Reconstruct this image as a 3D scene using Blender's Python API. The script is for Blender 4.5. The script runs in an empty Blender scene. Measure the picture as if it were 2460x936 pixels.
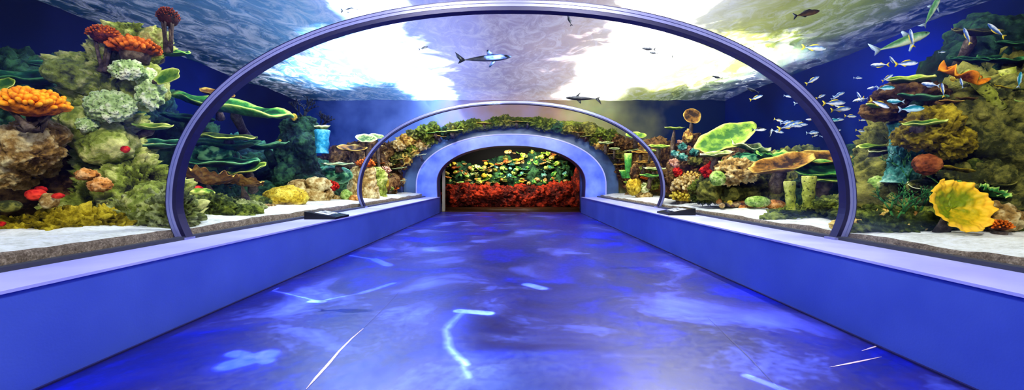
import bpy, bmesh, math, random
from mathutils import Vector, Matrix, Euler, noise
R = math.radians
random.seed(7)
scn = bpy.context.scene
COL = scn.collection
EYE = 1.3
def W(px, py, d):                      # measured point of the photo at depth d (metres along the tunnel)
    return Vector(((px-1228)/1000*d, d, EYE+(436-py)/1000*d))
def s2l(c): return c/12.92 if c <= .04045 else ((c+.055)/1.055)**2.4
def rgb(h, a=1.0):
    h = h.lstrip('#'); return tuple(s2l(int(h[i:i+2], 16)/255) for i in (0, 2, 4))+(a,)

# ---------------------------------------------------------------- materials
class NT:
    def __init__(s, m): m.use_nodes = True; s.t = m.node_tree; s.t.nodes.clear()
    def n(s, ty, **kw):
        nd = s.t.nodes.new(ty)
        for k, v in kw.items():
            if k.startswith('i_'):
                key = k[2:]; nd.inputs[int(key) if key.isdigit() else key.replace('_', ' ')].default_value = v
            else: setattr(nd, k, v)
        return nd
    def l(s, a, b): s.t.links.new(a, b)
    def ramp(s, src, stops):
        r = s.n('ShaderNodeValToRGB'); e = r.color_ramp.elements
        while len(e) > 1: e.remove(e[0])
        e[0].position = stops[0][0]; e[0].color = stops[0][1]
        for p, c in stops[1:]:
            x = e.new(p); x.color = c
        s.l(src, r.inputs[0]); return r
    def math(s, op, a, b=None, c=None, clamp=False):
        m = s.n('ShaderNodeMath', operation=op, use_clamp=clamp)
        for i, v in enumerate((a, b, c)):
            if v is None: continue
            if isinstance(v, (int, float)): m.inputs[i].default_value = v
            else: s.l(v, m.inputs[i])
        return m.outputs[0]
    def vmath(s, op, a, b=None, out=0):
        m = s.n('ShaderNodeVectorMath', operation=op)
        for i, v in enumerate((a, b)):
            if v is None: continue
            if isinstance(v, (tuple, Vector)): m.inputs[i].default_value = tuple(v)
            else: s.l(v, m.inputs[i])
        return m.outputs[out]
MATS = {}
def reef(name, lo, mid, hi, scale=9, bump=.6, spots=0.0, rough=.75, wh=.55, glow=0):
    """encrusted living surface: three colours driven by the relief attribute h and fine noise"""
    if name in MATS: return MATS[name]
    m = bpy.data.materials.new(name); t = NT(m)
    co = t.n('ShaderNodeTexCoord').outputs['Object']
    at = t.n('ShaderNodeAttribute', attribute_name='h').outputs['Fac']
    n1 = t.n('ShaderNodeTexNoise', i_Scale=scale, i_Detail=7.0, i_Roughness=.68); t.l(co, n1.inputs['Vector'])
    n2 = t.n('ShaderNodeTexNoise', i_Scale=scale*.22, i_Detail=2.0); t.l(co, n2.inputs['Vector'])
    f = t.math('MULTIPLY', at, wh)  # on rock, low relief turns darker: crevice shade put into the colour
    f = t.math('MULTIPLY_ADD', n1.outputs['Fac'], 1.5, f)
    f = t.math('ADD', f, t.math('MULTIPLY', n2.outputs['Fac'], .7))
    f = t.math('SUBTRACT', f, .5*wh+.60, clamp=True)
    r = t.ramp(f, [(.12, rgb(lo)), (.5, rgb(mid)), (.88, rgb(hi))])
    colr = r.outputs[0]
    hgt = n1.outputs['Fac']
    if spots:
        v = t.n('ShaderNodeTexVoronoi', i_Scale=spots); t.l(co, v.inputs['Vector'])
        k = t.math('MULTIPLY_ADD', v.outputs['Distance'], 3.2, -.12, clamp=True)
        mx = t.n('ShaderNodeMix', data_type='RGBA', blend_type='MULTIPLY'); mx.inputs[0].default_value = .85
        t.l(colr, mx.inputs[6]); t.l(k, mx.inputs[7]); colr = mx.outputs[2]
        hgt = t.math('ADD', hgt, k)
    b = t.n('ShaderNodeBump', i_Strength=bump, i_Distance=.04); t.l(hgt, b.inputs['Height'])
    p = t.n('ShaderNodeBsdfPrincipled', i_Roughness=rough)
    p.inputs['Specular IOR Level'].default_value = .25
    t.l(colr, p.inputs['Base Color']); t.l(b.outputs[0], p.inputs['Normal'])
    o = t.n('ShaderNodeOutputMaterial'); t.l(p.outputs[0], o.inputs[0])
    MATS[name] = m; return m
def plain(name, col, rough=.5, metal=0, var=.12, scale=3, bump=0, spec=.5):
    if name in MATS: return MATS[name]
    m = bpy.data.materials.new(name); t = NT(m)
    co = t.n('ShaderNodeTexCoord').outputs['Object']
    n1 = t.n('ShaderNodeTexNoise', i_Scale=scale, i_Detail=5.0); t.l(co, n1.inputs['Vector'])
    c = rgb(col); a = tuple(x*(1-var) for x in c[:3])+(1,); bb = tuple(min(1, x*(1+var)) for x in c[:3])+(1,)
    r = t.ramp(n1.outputs['Fac'], [(.3, a), (.7, bb)])
    p = t.n('ShaderNodeBsdfPrincipled', i_Roughness=rough, i_Metallic=metal); p.inputs['Specular IOR Level'].default_value = spec
    t.l(r.outputs[0], p.inputs['Base Color'])
    if bump:
        b = t.n('ShaderNodeBump', i_Strength=bump, i_Distance=.02); t.l(n1.outputs['Fac'], b.inputs['Height']); t.l(b.outputs[0], p.inputs['Normal'])
    o = t.n('ShaderNodeOutputMaterial'); t.l(p.outputs[0], o.inputs[0])
    MATS[name] = m; return m

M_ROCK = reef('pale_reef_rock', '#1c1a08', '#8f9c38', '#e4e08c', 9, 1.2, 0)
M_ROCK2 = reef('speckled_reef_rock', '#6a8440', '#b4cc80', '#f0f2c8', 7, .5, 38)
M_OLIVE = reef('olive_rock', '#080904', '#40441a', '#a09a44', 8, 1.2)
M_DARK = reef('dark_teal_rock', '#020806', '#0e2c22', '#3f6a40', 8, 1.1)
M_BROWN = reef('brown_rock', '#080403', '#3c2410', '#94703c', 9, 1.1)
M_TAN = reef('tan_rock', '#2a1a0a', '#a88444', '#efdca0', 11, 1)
M_MOSS = reef('yellow_moss', '#1c1802', '#94800c', '#e4cc38', 14, 1.2)
M_GMOSS = reef('green_moss', '#070b03', '#3c4a12', '#96a038', 14, 1.2)
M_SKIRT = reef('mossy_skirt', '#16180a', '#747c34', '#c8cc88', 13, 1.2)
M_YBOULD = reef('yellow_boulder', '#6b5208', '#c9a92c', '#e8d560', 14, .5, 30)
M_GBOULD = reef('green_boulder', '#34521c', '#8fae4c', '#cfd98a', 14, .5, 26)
M_OBOULD = reef('orange_boulder', '#6e3410', '#cf8a3c', '#f0c080', 14, .5, 26)
M_ORANGE = reef('orange_coral', '#6a2602', '#ee8c0a', '#ffb828', 12, .3)
M_RUST = reef('rust_coral', '#2c0c02', '#b85408', '#f08828', 12, .4)
M_DRUST = reef('dark_rust_coral', '#120604', '#5c2410', '#c05a2c', 10, .6)
M_RED = reef('red_sponge', '#3a0204', '#b81410', '#ee4a30', 10, .4)
M_PINK = reef('pink_coral', '#5a3420', '#c08868', '#ffd8bc', 12, .5)
M_TEAL = reef('teal_coral', '#0c3430', '#3c8074', '#b0d8c0', 12, .5)
M_STALK = reef('stalk', '#140e0a', '#4a3c30', '#8a7a64', 14, .6)
M_PGREEN = reef('green_plate', '#0d3a1c', '#3f8c3c', '#b9d86a', 7, .35, 0, .6, 1.1)
M_PLIME = reef('lime_plate', '#2f5c18', '#8aa832', '#e2e67c', 7, .35, 0, .6, 1.1)
M_PDARK = reef('dark_green_plate', '#03140c', '#0f4a2c', '#5a9a58', 6, .35, 0, .6, 1.1)
M_PTEAL = reef('teal_plate', '#03180f', '#155a40', '#78b078', 6, .35, 0, .6, 1.1)
M_PBROWN = reef('brown_plate', '#2a1606', '#9a6c26', '#e0c060', 7, .4, 0, .6, 1.0)
M_PPALE = reef('pale_plate', '#37501e', '#a9b46a', '#f0efc0', 7, .35, 0, .6, 1.1)
M_CUP = reef('yellow_cup', '#7c8a10', '#e0b820', '#ffc838', 5, .3, 0, .5, 1.6)
M_RBROWN = reef('red_brown_coral', '#2c1408', '#84441c', '#b87038', 9, .6)
M_TUBE = reef('yellow_green_tube', '#4c5a14', '#a8ad3c', '#e0dc80', 12, .6, 22)
M_BRANCH = reef('green_branch', '#0a2410', '#1f5a2a', '#5a9a48', 10, .4)
M_BLACK = reef('black_coral', '#020304', '#0a0e12', '#222a30', 10, .4)
M_BARREL = reef('turquoise_barrel', '#0c4a66', '#2f9cc0', '#a0e0ee', 10, .5)
M_REDROCK = reef('red_rock', '#060101', '#4c0e06', '#b43a18', 7, 1)
M_SAND = reef('white_sand', '#c8c6b8', '#f0eee4', '#ffffff', 22, .5, 0, .9, .2)
M_GRAVEL = reef('brown_gravel', '#4a3a2c', '#8a7864', '#c8b49c', 60, .7, 0, .9, .1)
M_FISH = reef('silver_fish', '#3f5f9a', '#b4cce8', '#ffffff', 6, .05, 0, .3, 1.6)
M_FISHT = reef('teal_fish', '#1f7a8a', '#58b4c4', '#c8eef0', 6, .05, 0, .3, 1.6)
M_FISHG = reef('green_fish', '#4d7c4a', '#8fc490', '#e4f0c8', 6, .05, 0, .35, 1.6)
M_FISHD = reef('dark_fish', '#15161c', '#30343c', '#5a5e68', 6, .05, 0, .4, 1.0)
M_FISHB = reef('brown_fish', '#1c120a', '#3c2a18', '#6a5030', 6, .05, 0, .4, 1.0)
M_FISHZ = reef('banded_fish', '#101418', '#c8ccd0', '#ffffff', 6, .05, 0, .4, 1.0)
M_YFIN = plain('yellow_fin', '#e8cc30', .4)
M_SFIN = plain('silver_fin', '#a8bccc', .4)
M_DFIN = plain('dark_fin', '#22262c', .4)
M_EYE = plain('fish_eye', '#050506', .1)

def wall_mat(name, c1, c2, rough=.45, spec=.4, sc=.9):
    m = bpy.data.materials.new(name); t = NT(m)
    co = t.n('ShaderNodeTexCoord').outputs['Object']
    n1 = t.n('ShaderNodeTexNoise', i_Scale=sc, i_Detail=4.0); t.l(co, n1.inputs['Vector'])
    n2 = t.n('ShaderNodeTexNoise', i_Scale=60.0, i_Detail=3.0); t.l(co, n2.inputs['Vector'])
    r = t.ramp(n1.outputs['Fac'], [(.3, rgb(c1)), (.7, rgb(c2))])
    b = t.n('ShaderNodeBump', i_Strength=.08, i_Distance=.01); t.l(n2.outputs['Fac'], b.inputs['Height'])
    p = t.n('ShaderNodeBsdfPrincipled', i_Roughness=rough); p.inputs['Specular IOR Level'].default_value = spec
    t.l(r.outputs[0], p.inputs['Base Color']); t.l(b.outputs[0], p.inputs['Normal'])
    o = t.n('ShaderNodeOutputMaterial'); t.l(p.outputs[0], o.inputs[0]); return m
M_BENCH = wall_mat('blue_painted_wall', '#4a60c4', '#5c74d6')
M_LEDGE = wall_mat('lavender_ledge', '#a4a6f4', '#cdcdff', .4)
M_PORTAL = wall_mat('portal_blue', '#4a64e0', '#86a0ff', .35, .5, 1.6)
M_SLATE = wall_mat('portal_slate', '#24344e', '#5878a0', .4, .5, 1.2)
M_DBLUE = wall_mat('reveal_blue', '#101a50', '#22307c', .5)
M_GASKET = plain('dark_gasket', '#3c3e4c', .6)
M_BLACKW = plain('black_room', '#050406', .8)
M_POST = plain('grey_post', '#8c8478', .6)
M_STEEL = plain('arch_steel', '#8c8ec0', .3, .25, .1)
M_STEELD = plain('arch_inner', '#2a2850', .4, .3)
M_SIGN = plain('sign_housing', '#0b0c14', .35)
M_SCREEN = plain('sign_screen', '#20263a', .2)
M_WHITE = plain('sign_white', '#d8def0', .5)

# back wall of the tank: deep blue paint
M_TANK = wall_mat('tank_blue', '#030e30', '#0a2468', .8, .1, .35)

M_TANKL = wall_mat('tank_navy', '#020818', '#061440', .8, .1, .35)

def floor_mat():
    m = bpy.data.materials.new('shade_mottled_stained_floor'); t = NT(m)
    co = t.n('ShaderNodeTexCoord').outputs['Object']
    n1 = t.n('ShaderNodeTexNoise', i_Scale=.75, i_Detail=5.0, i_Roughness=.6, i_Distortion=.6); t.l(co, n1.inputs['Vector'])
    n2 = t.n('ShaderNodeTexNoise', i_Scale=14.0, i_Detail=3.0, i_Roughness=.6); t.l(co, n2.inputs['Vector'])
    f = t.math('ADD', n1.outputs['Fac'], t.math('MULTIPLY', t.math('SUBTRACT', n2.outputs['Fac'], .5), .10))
    r = t.ramp(f, [(.32, rgb('#0a14b8')), (.44, rgb('#121878')), (.54, rgb('#262064')), (.70, rgb('#5662d0'))])  # blue and violet mottling: stain plus uneven floor light put into the colour
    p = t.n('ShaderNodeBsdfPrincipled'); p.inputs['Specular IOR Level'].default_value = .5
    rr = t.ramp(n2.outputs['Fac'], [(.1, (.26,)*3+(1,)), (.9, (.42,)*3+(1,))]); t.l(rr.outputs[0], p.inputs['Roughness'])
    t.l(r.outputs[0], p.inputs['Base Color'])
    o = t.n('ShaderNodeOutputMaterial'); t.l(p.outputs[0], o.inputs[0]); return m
def end_haze_mat():
    m = bpy.data.materials.new('tank_end_haze'); t = NT(m)
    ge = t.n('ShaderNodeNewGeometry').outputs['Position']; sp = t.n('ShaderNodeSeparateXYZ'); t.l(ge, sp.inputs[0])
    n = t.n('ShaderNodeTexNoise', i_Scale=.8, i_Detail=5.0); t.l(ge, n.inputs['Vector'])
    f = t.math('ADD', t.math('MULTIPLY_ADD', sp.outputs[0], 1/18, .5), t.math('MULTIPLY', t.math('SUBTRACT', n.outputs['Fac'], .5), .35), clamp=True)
    r = t.ramp(f, [(.05, rgb('#12306a')), (.30, rgb('#7088d0')), (.44, rgb('#9084a8')), (.56, rgb('#907868')), (.70, rgb('#84845c')), (.9, rgb('#0c2448'))])  # tint across the wall paints in water haze and surface reflection
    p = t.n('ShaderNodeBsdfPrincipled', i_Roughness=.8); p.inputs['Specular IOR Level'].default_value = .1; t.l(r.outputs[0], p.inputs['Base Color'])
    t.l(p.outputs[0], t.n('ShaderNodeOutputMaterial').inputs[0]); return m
def glass_mat():
    m = bpy.data.materials.new('acrylic_glass'); t = NT(m)
    tr = t.n('ShaderNodeBsdfTransparent'); tr.inputs[0].default_value = (.93, .96, 1, 1)
    g = t.n('ShaderNodeBsdfGlossy', i_Roughness=.12); g.inputs[0].default_value = (.8, .85, 1, 1)
    lw = t.n('ShaderNodeFresnel', i_IOR=1.25)
    f = t.math('MULTIPLY', t.math('MINIMUM', lw.outputs[0], .14), .45)
    mx = t.n('ShaderNodeMixShader'); t.l(f, mx.inputs[0]); t.l(tr.outputs[0], mx.inputs[1]); t.l(g.outputs[0], mx.inputs[2])
    o = t.n('ShaderNodeOutputMaterial'); t.l(mx.outputs[0], o.inputs[0]); return m
def surface_mat():
    """rippled water surface seen from below: lets lamps above glow through, mirrors the reef"""
    m = bpy.data.materials.new('water_surface'); t = NT(m)
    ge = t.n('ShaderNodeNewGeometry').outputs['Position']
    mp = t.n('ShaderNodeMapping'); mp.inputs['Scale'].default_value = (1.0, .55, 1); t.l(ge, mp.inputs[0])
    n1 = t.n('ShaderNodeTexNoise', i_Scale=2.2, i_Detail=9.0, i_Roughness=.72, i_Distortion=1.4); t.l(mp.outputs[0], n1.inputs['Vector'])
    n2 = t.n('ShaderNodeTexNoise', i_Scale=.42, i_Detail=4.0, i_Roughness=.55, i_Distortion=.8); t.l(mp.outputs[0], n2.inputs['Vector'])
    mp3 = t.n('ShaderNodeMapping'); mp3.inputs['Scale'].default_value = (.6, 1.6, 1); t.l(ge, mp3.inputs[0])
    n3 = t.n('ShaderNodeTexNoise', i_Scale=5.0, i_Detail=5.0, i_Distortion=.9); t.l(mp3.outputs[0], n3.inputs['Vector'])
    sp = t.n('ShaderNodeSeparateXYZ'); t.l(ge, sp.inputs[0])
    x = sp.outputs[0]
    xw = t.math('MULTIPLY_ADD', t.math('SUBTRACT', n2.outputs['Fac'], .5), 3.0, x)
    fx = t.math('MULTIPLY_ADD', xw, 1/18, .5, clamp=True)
    base = t.ramp(fx, [(.05, rgb('#12343c')), (.27, rgb('#6ca0d0')), (.40, rgb('#b4b8f4')), (.5, rgb('#a498b0')), (.60, rgb('#d0bcb0')), (.70, rgb('#e6e4cc')), (.79, rgb('#b4b860')), (.88, rgb('#7c8a30')), (.97, rgb('#0c2a3c'))])  # tint from side to side puts reef reflections and glow into the colour
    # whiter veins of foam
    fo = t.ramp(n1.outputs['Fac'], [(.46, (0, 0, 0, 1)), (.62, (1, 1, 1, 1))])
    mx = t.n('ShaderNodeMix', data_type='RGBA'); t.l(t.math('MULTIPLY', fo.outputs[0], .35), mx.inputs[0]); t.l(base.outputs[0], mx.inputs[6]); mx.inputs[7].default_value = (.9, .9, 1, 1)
    b = t.n('ShaderNodeBump', i_Strength=.45, i_Distance=.10)
    t.l(t.math('ADD', n1.outputs['Fac'], t.math('MULTIPLY', n3.outputs['Fac'], .6)), b.inputs['Height'])
    tl = t.n('ShaderNodeBsdfTranslucent'); t.l(mx.outputs[2], tl.inputs[0]); t.l(b.outputs[0], tl.inputs['Normal'])
    gl = t.n('ShaderNodeBsdfGlossy', i_Roughness=.12); gl.inputs[0].default_value = (.75, .8, .8, 1); t.l(b.outputs[0], gl.inputs['Normal'])
    tr = t.n('ShaderNodeBsdfTransparent'); tr.inputs[0].default_value = (.85, .92, 1, 1)
    m1 = t.n('ShaderNodeMixShader'); m1.inputs[0].default_value = .38; t.l(tl.outputs[0], m1.inputs[1]); t.l(gl.outputs[0], m1.inputs[2])
    m2 = t.n('ShaderNodeMixShader'); m2.inputs[0].default_value = .16; t.l(m1.outputs[0], m2.inputs[1]); t.l(tr.outputs[0], m2.inputs[2])
    o = t.n('ShaderNodeOutputMaterial'); t.l(m2.outputs[0], o.inputs[0]); return m

# ---------------------------------------------------------------- mesh helpers
class MB:
    def __init__(s): s.v = []; s.f = []; s.h = []
    def add(s, vs, fs, hs=None):
        k = len(s.v); s.v += [tuple(v) for v in vs]; s.f += [tuple(i+k for i in f) for f in fs]
        s.h += list(hs) if hs is not None else [.5]*len(vs)
    def build(s, name, mat, parent=None, smooth=True, loc=None):
        me = bpy.data.meshes.new(name); me.from_pydata(s.v, [], s.f); me.update()
        a = me.attributes.new('h', 'FLOAT', 'POINT'); a.data.foreach_set('value', s.h)
        if smooth: me.shade_smooth()
        me.materials.append(mat)
        o = bpy.data.objects.new(name, me); COL.objects.link(o)
        if parent: o.parent = parent
        if loc is not None: o.location = loc
        return o
    def xf(s, M): s.v = [tuple(M @ Vector(v)) for v in s.v]; return s
def tag(o, label=None, cat=None, group=None, kind=None):
    for k, v in (('label', label), ('category', cat), ('group', group), ('kind', kind)):
        if v: o[k] = v
    return o
def thing(name, label, cat, loc, rot=(0, 0, 0), group=None):
    o = bpy.data.objects.new(name, None); COL.objects.link(o); o.location = loc; o.rotation_euler = rot
    o.empty_display_size = .1
    return tag(o, label, cat, group)
_ico = {}
def ico(sub):
    if sub not in _ico:
        bm = bmesh.new(); bmesh.ops.create_icosphere(bm, subdivisions=sub, radius=1)
        _ico[sub] = ([v.co.copy() for v in bm.verts], [tuple(v.index for v in f.verts) for f in bm.faces]); bm.free()
    return _ico[sub]
def nz(p, fr, seed, oc=5):
    q = Vector((p[0]*fr+seed*3.7, p[1]*fr-seed*1.9, p[2]*fr+seed*.7))
    return .62*noise.fractal(q, .55, 2.15, oc+1)+.28*(.55-noise.turbulence(q*2.6, 3, True)) 
def ell(mb, c, r, sub=4, amp=.15, fr=2.0, seed=0, rot=None, spike=0, flat=None):
    vs, fs = ico(sub); c = Vector(c); out = []; hs = []
    rm = min(r)
    for u in vs:
        p = Vector((u.x*r[0], u.y*r[1], u.z*r[2]))
        n = nz(p, fr, seed)
        k = n*amp
        if spike: k += spike*(noise.noise(p*fr*6+Vector((seed, 0, 0))))
        q = p+Vector(u)*k*rm*1.6
        if flat is not None and q.z < flat: q.z = flat
        if rot: q = rot @ q
        out.append(c+q); hs.append(min(1, max(0, .5+n*.9+spike*0)))
    mb.add(out, fs, hs)
def cr(pts, t):
    n = len(pts)-1; i = min(int(t), n-1); f = t-i
    g = lambda k: pts[max(0, min(n, k))]
    a, b, c, d = g(i-1), g(i), g(i+1), g(i+2)
    return [.5*(2*b[j]+(c[j]-a[j])*f+(2*a[j]-5*b[j]+4*c[j]-d[j])*f*f+(3*b[j]-a[j]-3*c[j]+d[j])*f**3) for j in range(len(b))]
def loft(mb, rings, nseg=96, per=14, amp=.12, fr=2.2, seed=0, spike=0):
    """rings: (cx, cy, z, rx, ry), bottom to top"""
    out = []; hs = []; fs = []; n = (len(rings)-1)*per
    for i in range(n+1):
        cx, cy, z, rx, ry = cr(rings, i/per)
        for j in range(nseg):
            a = 2*math.pi*j/nseg; u = Vector((math.cos(a), math.sin(a), 0))
            p = Vector((cx+u.x*rx, cy+u.y*ry, z)); k = nz(p, fr, seed, 6)
            kk = k*amp
            if spike: kk += spike*noise.noise(p*fr*5)
            out.append(p+u*kk+Vector((0, 0, kk*.4))); hs.append(min(1, max(0, .5+k*.9)))
        if i:
            for j in range(nseg):
                a = (i-1)*nseg+j; b = (i-1)*nseg+(j+1) % nseg
                fs.append((a, b, b+nseg, a+nseg))
    out.append(Vector((rings[-1][0], rings[-1][1], rings[-1][2]+.02))); hs.append(.6); k = len(out)-1
    for j in range(nseg): fs.append((n*nseg+j, n*nseg+(j+1) % nseg, k))
    out.append(Vector((rings[0][0], rings[0][1], rings[0][2]))); hs.append(.2); k = len(out)-1
    for j in range(nseg): fs.append(((j+1) % nseg, j, k))
    mb.add(out, fs, hs)
def tube(mb, pts, rad, n=8, cap=True, h=.5):
    pts = [Vector(p) for p in pts]; out = []; fs = []; hs = []
    up = Vector((.31, .22, .92)).normalized()
    for i, p in enumerate(pts):
        t = (pts[min(i+1, len(pts)-1)]-pts[max(i-1, 0)]).normalized()
        a = t.cross(up)
        if a.length < .05: a = t.cross(Vector((1, 0, 0)))
        a.normalize(); b = t.cross(a)
        r = rad[i] if isinstance(rad, (list, tuple)) else rad
        for j in range(n):
            q = 2*math.pi*j/n; out.append(p+a*math.cos(q)*r+b*math.sin(q)*r); hs.append(h if not isinstance(h, tuple) else h[0]+(h[1]-h[0])*i/(len(pts)-1))
        if i:
            for j in range(n): fs.append(((i-1)*n+j, (i-1)*n+(j+1) % n, i*n+(j+1) % n, i*n+j))
    if cap:
        fs.append(tuple(range(n))[::-1]); fs.append(tuple((len(pts)-1)*n+j for j in range(n)))
    mb.add(out, fs, hs)
def box(mb, x0, x1, y0, y1, z0, z1):
    mb.add([(x, y, z) for z in (z0, z1) for y in (y0, y1) for x in (x0, x1)],
           [(0, 2, 3, 1), (4, 5, 7, 6), (0, 1, 5, 4), (2, 6, 7, 3), (0, 4, 6, 2), (1, 3, 7, 5)])
def disc(mb, rx, ry, cup=.1, th=.03, lobe=.12, seed=0, nr=14, ns=72, ruf=.0, ridg=.01, open_=0):
    top = []; bot = []; ht = []; hb = []
    for i in range(nr+1):
        q = i/nr
        for j in range(ns):
            a = 2*math.pi*j/ns
            e = 1+lobe*.6*noise.noise(Vector((math.cos(a)*1.6+seed*5, math.sin(a)*1.6, seed)))*1.8*q+lobe*.15*math.sin(a*7+seed)*q*q
            x = math.cos(a)*rx*q*e; y = math.sin(a)*ry*q*e
            nn = noise.fractal(Vector((x*6, y*6, seed*2.3)), .9, 2, 4)
            z = cup*q**2.2+ruf*q**3*math.sin(a*6+seed*2+2*noise.noise(Vector((a, seed, 0))))+nn*ridg+ridg*.12*math.sin(q*30)
            top.append((x, y, z)); ht.append(min(1, max(0, .22+.25*nn+.65*q**7)))
            tt = th*(1-.55*q**4)
            bot.append((x*.985, y*.985, z-tt)); hb.append(max(0, .10+.2*nn+.5*q**10))
    fs = []; N = (nr+1)*ns
    for i in range(1, nr+1):
        for j in range(ns):
            a = (i-1)*ns+j; b = (i-1)*ns+(j+1) % ns
            fs.append((a, b, b+ns, a+ns)); fs.append((a+N+ns, b+N+ns, b+N, a+N))
    for j in range(ns):
        a = nr*ns+j; b = nr*ns+(j+1) % ns; fs.append((a, b, b+N, a+N))
    mb.add(top+bot, fs, ht+hb)
def strip_poly(mb, pts, th=.004):
    """thin flat fin in the local XZ plane"""
    n = len(pts)
    mb.add([(p[0], -th, p[1]) for p in pts]+[(p[0], th, p[1]) for p in pts],
           [tuple(range(n)), tuple(range(2*n-1, n-1, -1))]+[(i, (i+1) % n, n+(i+1) % n, n+i)[::-1] for i in range(n)])
def copy_tree(o, parent=None):
    c = o.copy(); COL.objects.link(c)
    if parent: c.parent = parent
    for ch in [x for x in bpy.data.objects if x.parent == o]: copy_tree(ch, c)
    return c

# ---------------------------------------------------------------- setting
SAND = .77
def struct(o): o['kind'] = 'structure'; return o
m = MB(); nx, ny = 40, 120
m.add([(-3.02+6.04*i/nx, -3+20.9*j/ny, 0) for j in range(ny+1) for i in range(nx+1)],
      [(j*(nx+1)+i, j*(nx+1)+i+1, (j+1)*(nx+1)+i+1, (j+1)*(nx+1)+i) for j in range(ny) for i in range(nx)])
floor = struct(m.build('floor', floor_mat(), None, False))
def FL(px, py, z=0.0):
    d = (EYE-z)*1000/(py-436); return Vector(((px-1228)*d/1000, d, z))
def seam(pts, w, mat, name='floor_seam'):
    m = MB(); P = [FL(*p, .002) for p in pts]; vs = []; fs = []
    for i, p in enumerate(P):
        t = (P[min(i+1, len(P)-1)]-P[max(0, i-1)]); t.z = 0; t.normalize(); s = Vector((-t.y, t.x, 0)); ww = w*(.5+.7*abs(math.sin(i*2.3)))*(0.3 if i in (0, len(P)-1) else 1)
        vs += [p-s*ww, p+s*ww]
        if i: fs.append((2*i-2, 2*i, 2*i+1, 2*i-1))
    m.add(vs, fs); return m.build(name, mat, floor, False)
M_SCUFF = plain('pale_scuff', '#c4a8b0', .6, var=.35, scale=30); M_SEAM = plain('dark_seam', '#241f5a', .6)
seam([(735, 934), (760, 905), (790, 872), (815, 842), (845, 812), (873, 788)], .010, M_SCUFF, 'worn_floor_seam')
seam([(873, 788), (900, 762), (930, 732), (958, 702)], .004, M_SEAM)
seam([(1700, 762), (1745, 805), (1800, 858), (1870, 932)], .005, M_SEAM)
seam([(2070, 842), (2095, 834), (2120, 826)], .008, M_SCUFF, 'floor_scuff')
seam([(1993, 881), (2030, 874), (2070, 866), (2118, 856)], .007, M_SCUFF, 'floor_scuff')

# low walls with a sloping ledge on both sides
HB = .665
for s, nm, xi in ((-1, 'wall_left', 2.97), (1, 'wall_right', 2.90)):
    m = MB(); box(m, min(s*xi, s*3.5), max(s*xi, s*3.5), -3, 17.3, -.05, HB-.02)
    w = struct(m.build(nm, M_BENCH, None, False))
    m = MB(); box(m, min(s*(xi-.012), s*3.6), max(s*(xi-.012), s*3.6), -3, 17.3, HB-.02, HB); m.build('ledge', M_LEDGE, w, False)
    m = MB(); box(m, min(s*(xi-.02), s*(xi+.05)), max(s*(xi-.02), s*(xi+.05)), -3, 17.3, -.01, .012); m.build('base_shade_strip', M_SEAM, w, False)  # solid dark strip stands in for the shade line at the wall foot
    m = MB(); box(m, min(s*3.56, s*3.64), max(s*3.56, s*3.64), -3, 17.3, .6, .70); m.build('gasket', M_GASKET, w, False)
    m = MB(); box(m, min(s*3.63, s*3.7), max(s*3.63, s*3.7), -3, 17.3, 0, .66); struct(m.build('trim_%d' % (1 if s < 0 else 2), M_GASKET, None, False))

# arch outline
def arch(a, b, zc, a0, z0, n=64, e=2.15):
    """left foot -> crown -> right foot, list of (x, z)"""
    P = []
    for k in range(6): q = k/6; P.append((-(a0+(a-a0)*math.sin(q*math.pi/2)), z0+(zc-z0)*q))
    for k in range(n+1):
        t = math.pi*(1-k/n); c, s_ = math.cos(t), math.sin(t)
        P.append((a*math.copysign(abs(c)**(2/e), c), zc+b*abs(s_)**(2/e)))
    for k in range(5, -1, -1): q = k/6; P.append((a0+(a-a0)*math.sin(q*math.pi/2), z0+(zc-z0)*q))
    return P
GL = arch(3.72, 2.16, 1.07, 3.60, .66)
GLASS = glass_mat()
for k, (y0, y1) in enumerate(((-3, 4.6), (4.6, 10.2), (10.2, 17.28))):
    m = MB(); n = len(GL); ys = [y0+(y1-y0)*i/4 for i in range(5)]
    m.add([(x, y, z) for y in ys for x, z in GL], [(i*n+j, i*n+j+1, (i+1)*n+j+1, (i+1)*n+j) for i in range(4) for j in range(n-1)])
    struct(m.build('window_%d' % (k+1), GLASS))
def sweep(mb, P, prof, y):
    """prof: (radial offset outward, y offset)"""
    n = len(P); vs = []; fs = []; k = len(prof)
    for i, (x, z) in enumerate(P):
        x0, z0 = P[max(0, i-1)]; x1, z1 = P[min(n-1, i+1)]
        tx, tz = x1-x0, z1-z0; L = math.hypot(tx, tz); nx_, nz_ = -tz/L, tx/L
        for r, o in prof: vs.append((x+nx_*r, y+o, z+nz_*r))
        if i:
            for j in range(k): fs.append(((i-1)*k+j, (i-1)*k+(j+1) % k, i*k+(j+1) % k, i*k+j))
    fs.append(tuple(range(k))[::-1]); fs.append(tuple((n-1)*k+j for j in range(k)))
    mb.add(vs, fs)
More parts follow.
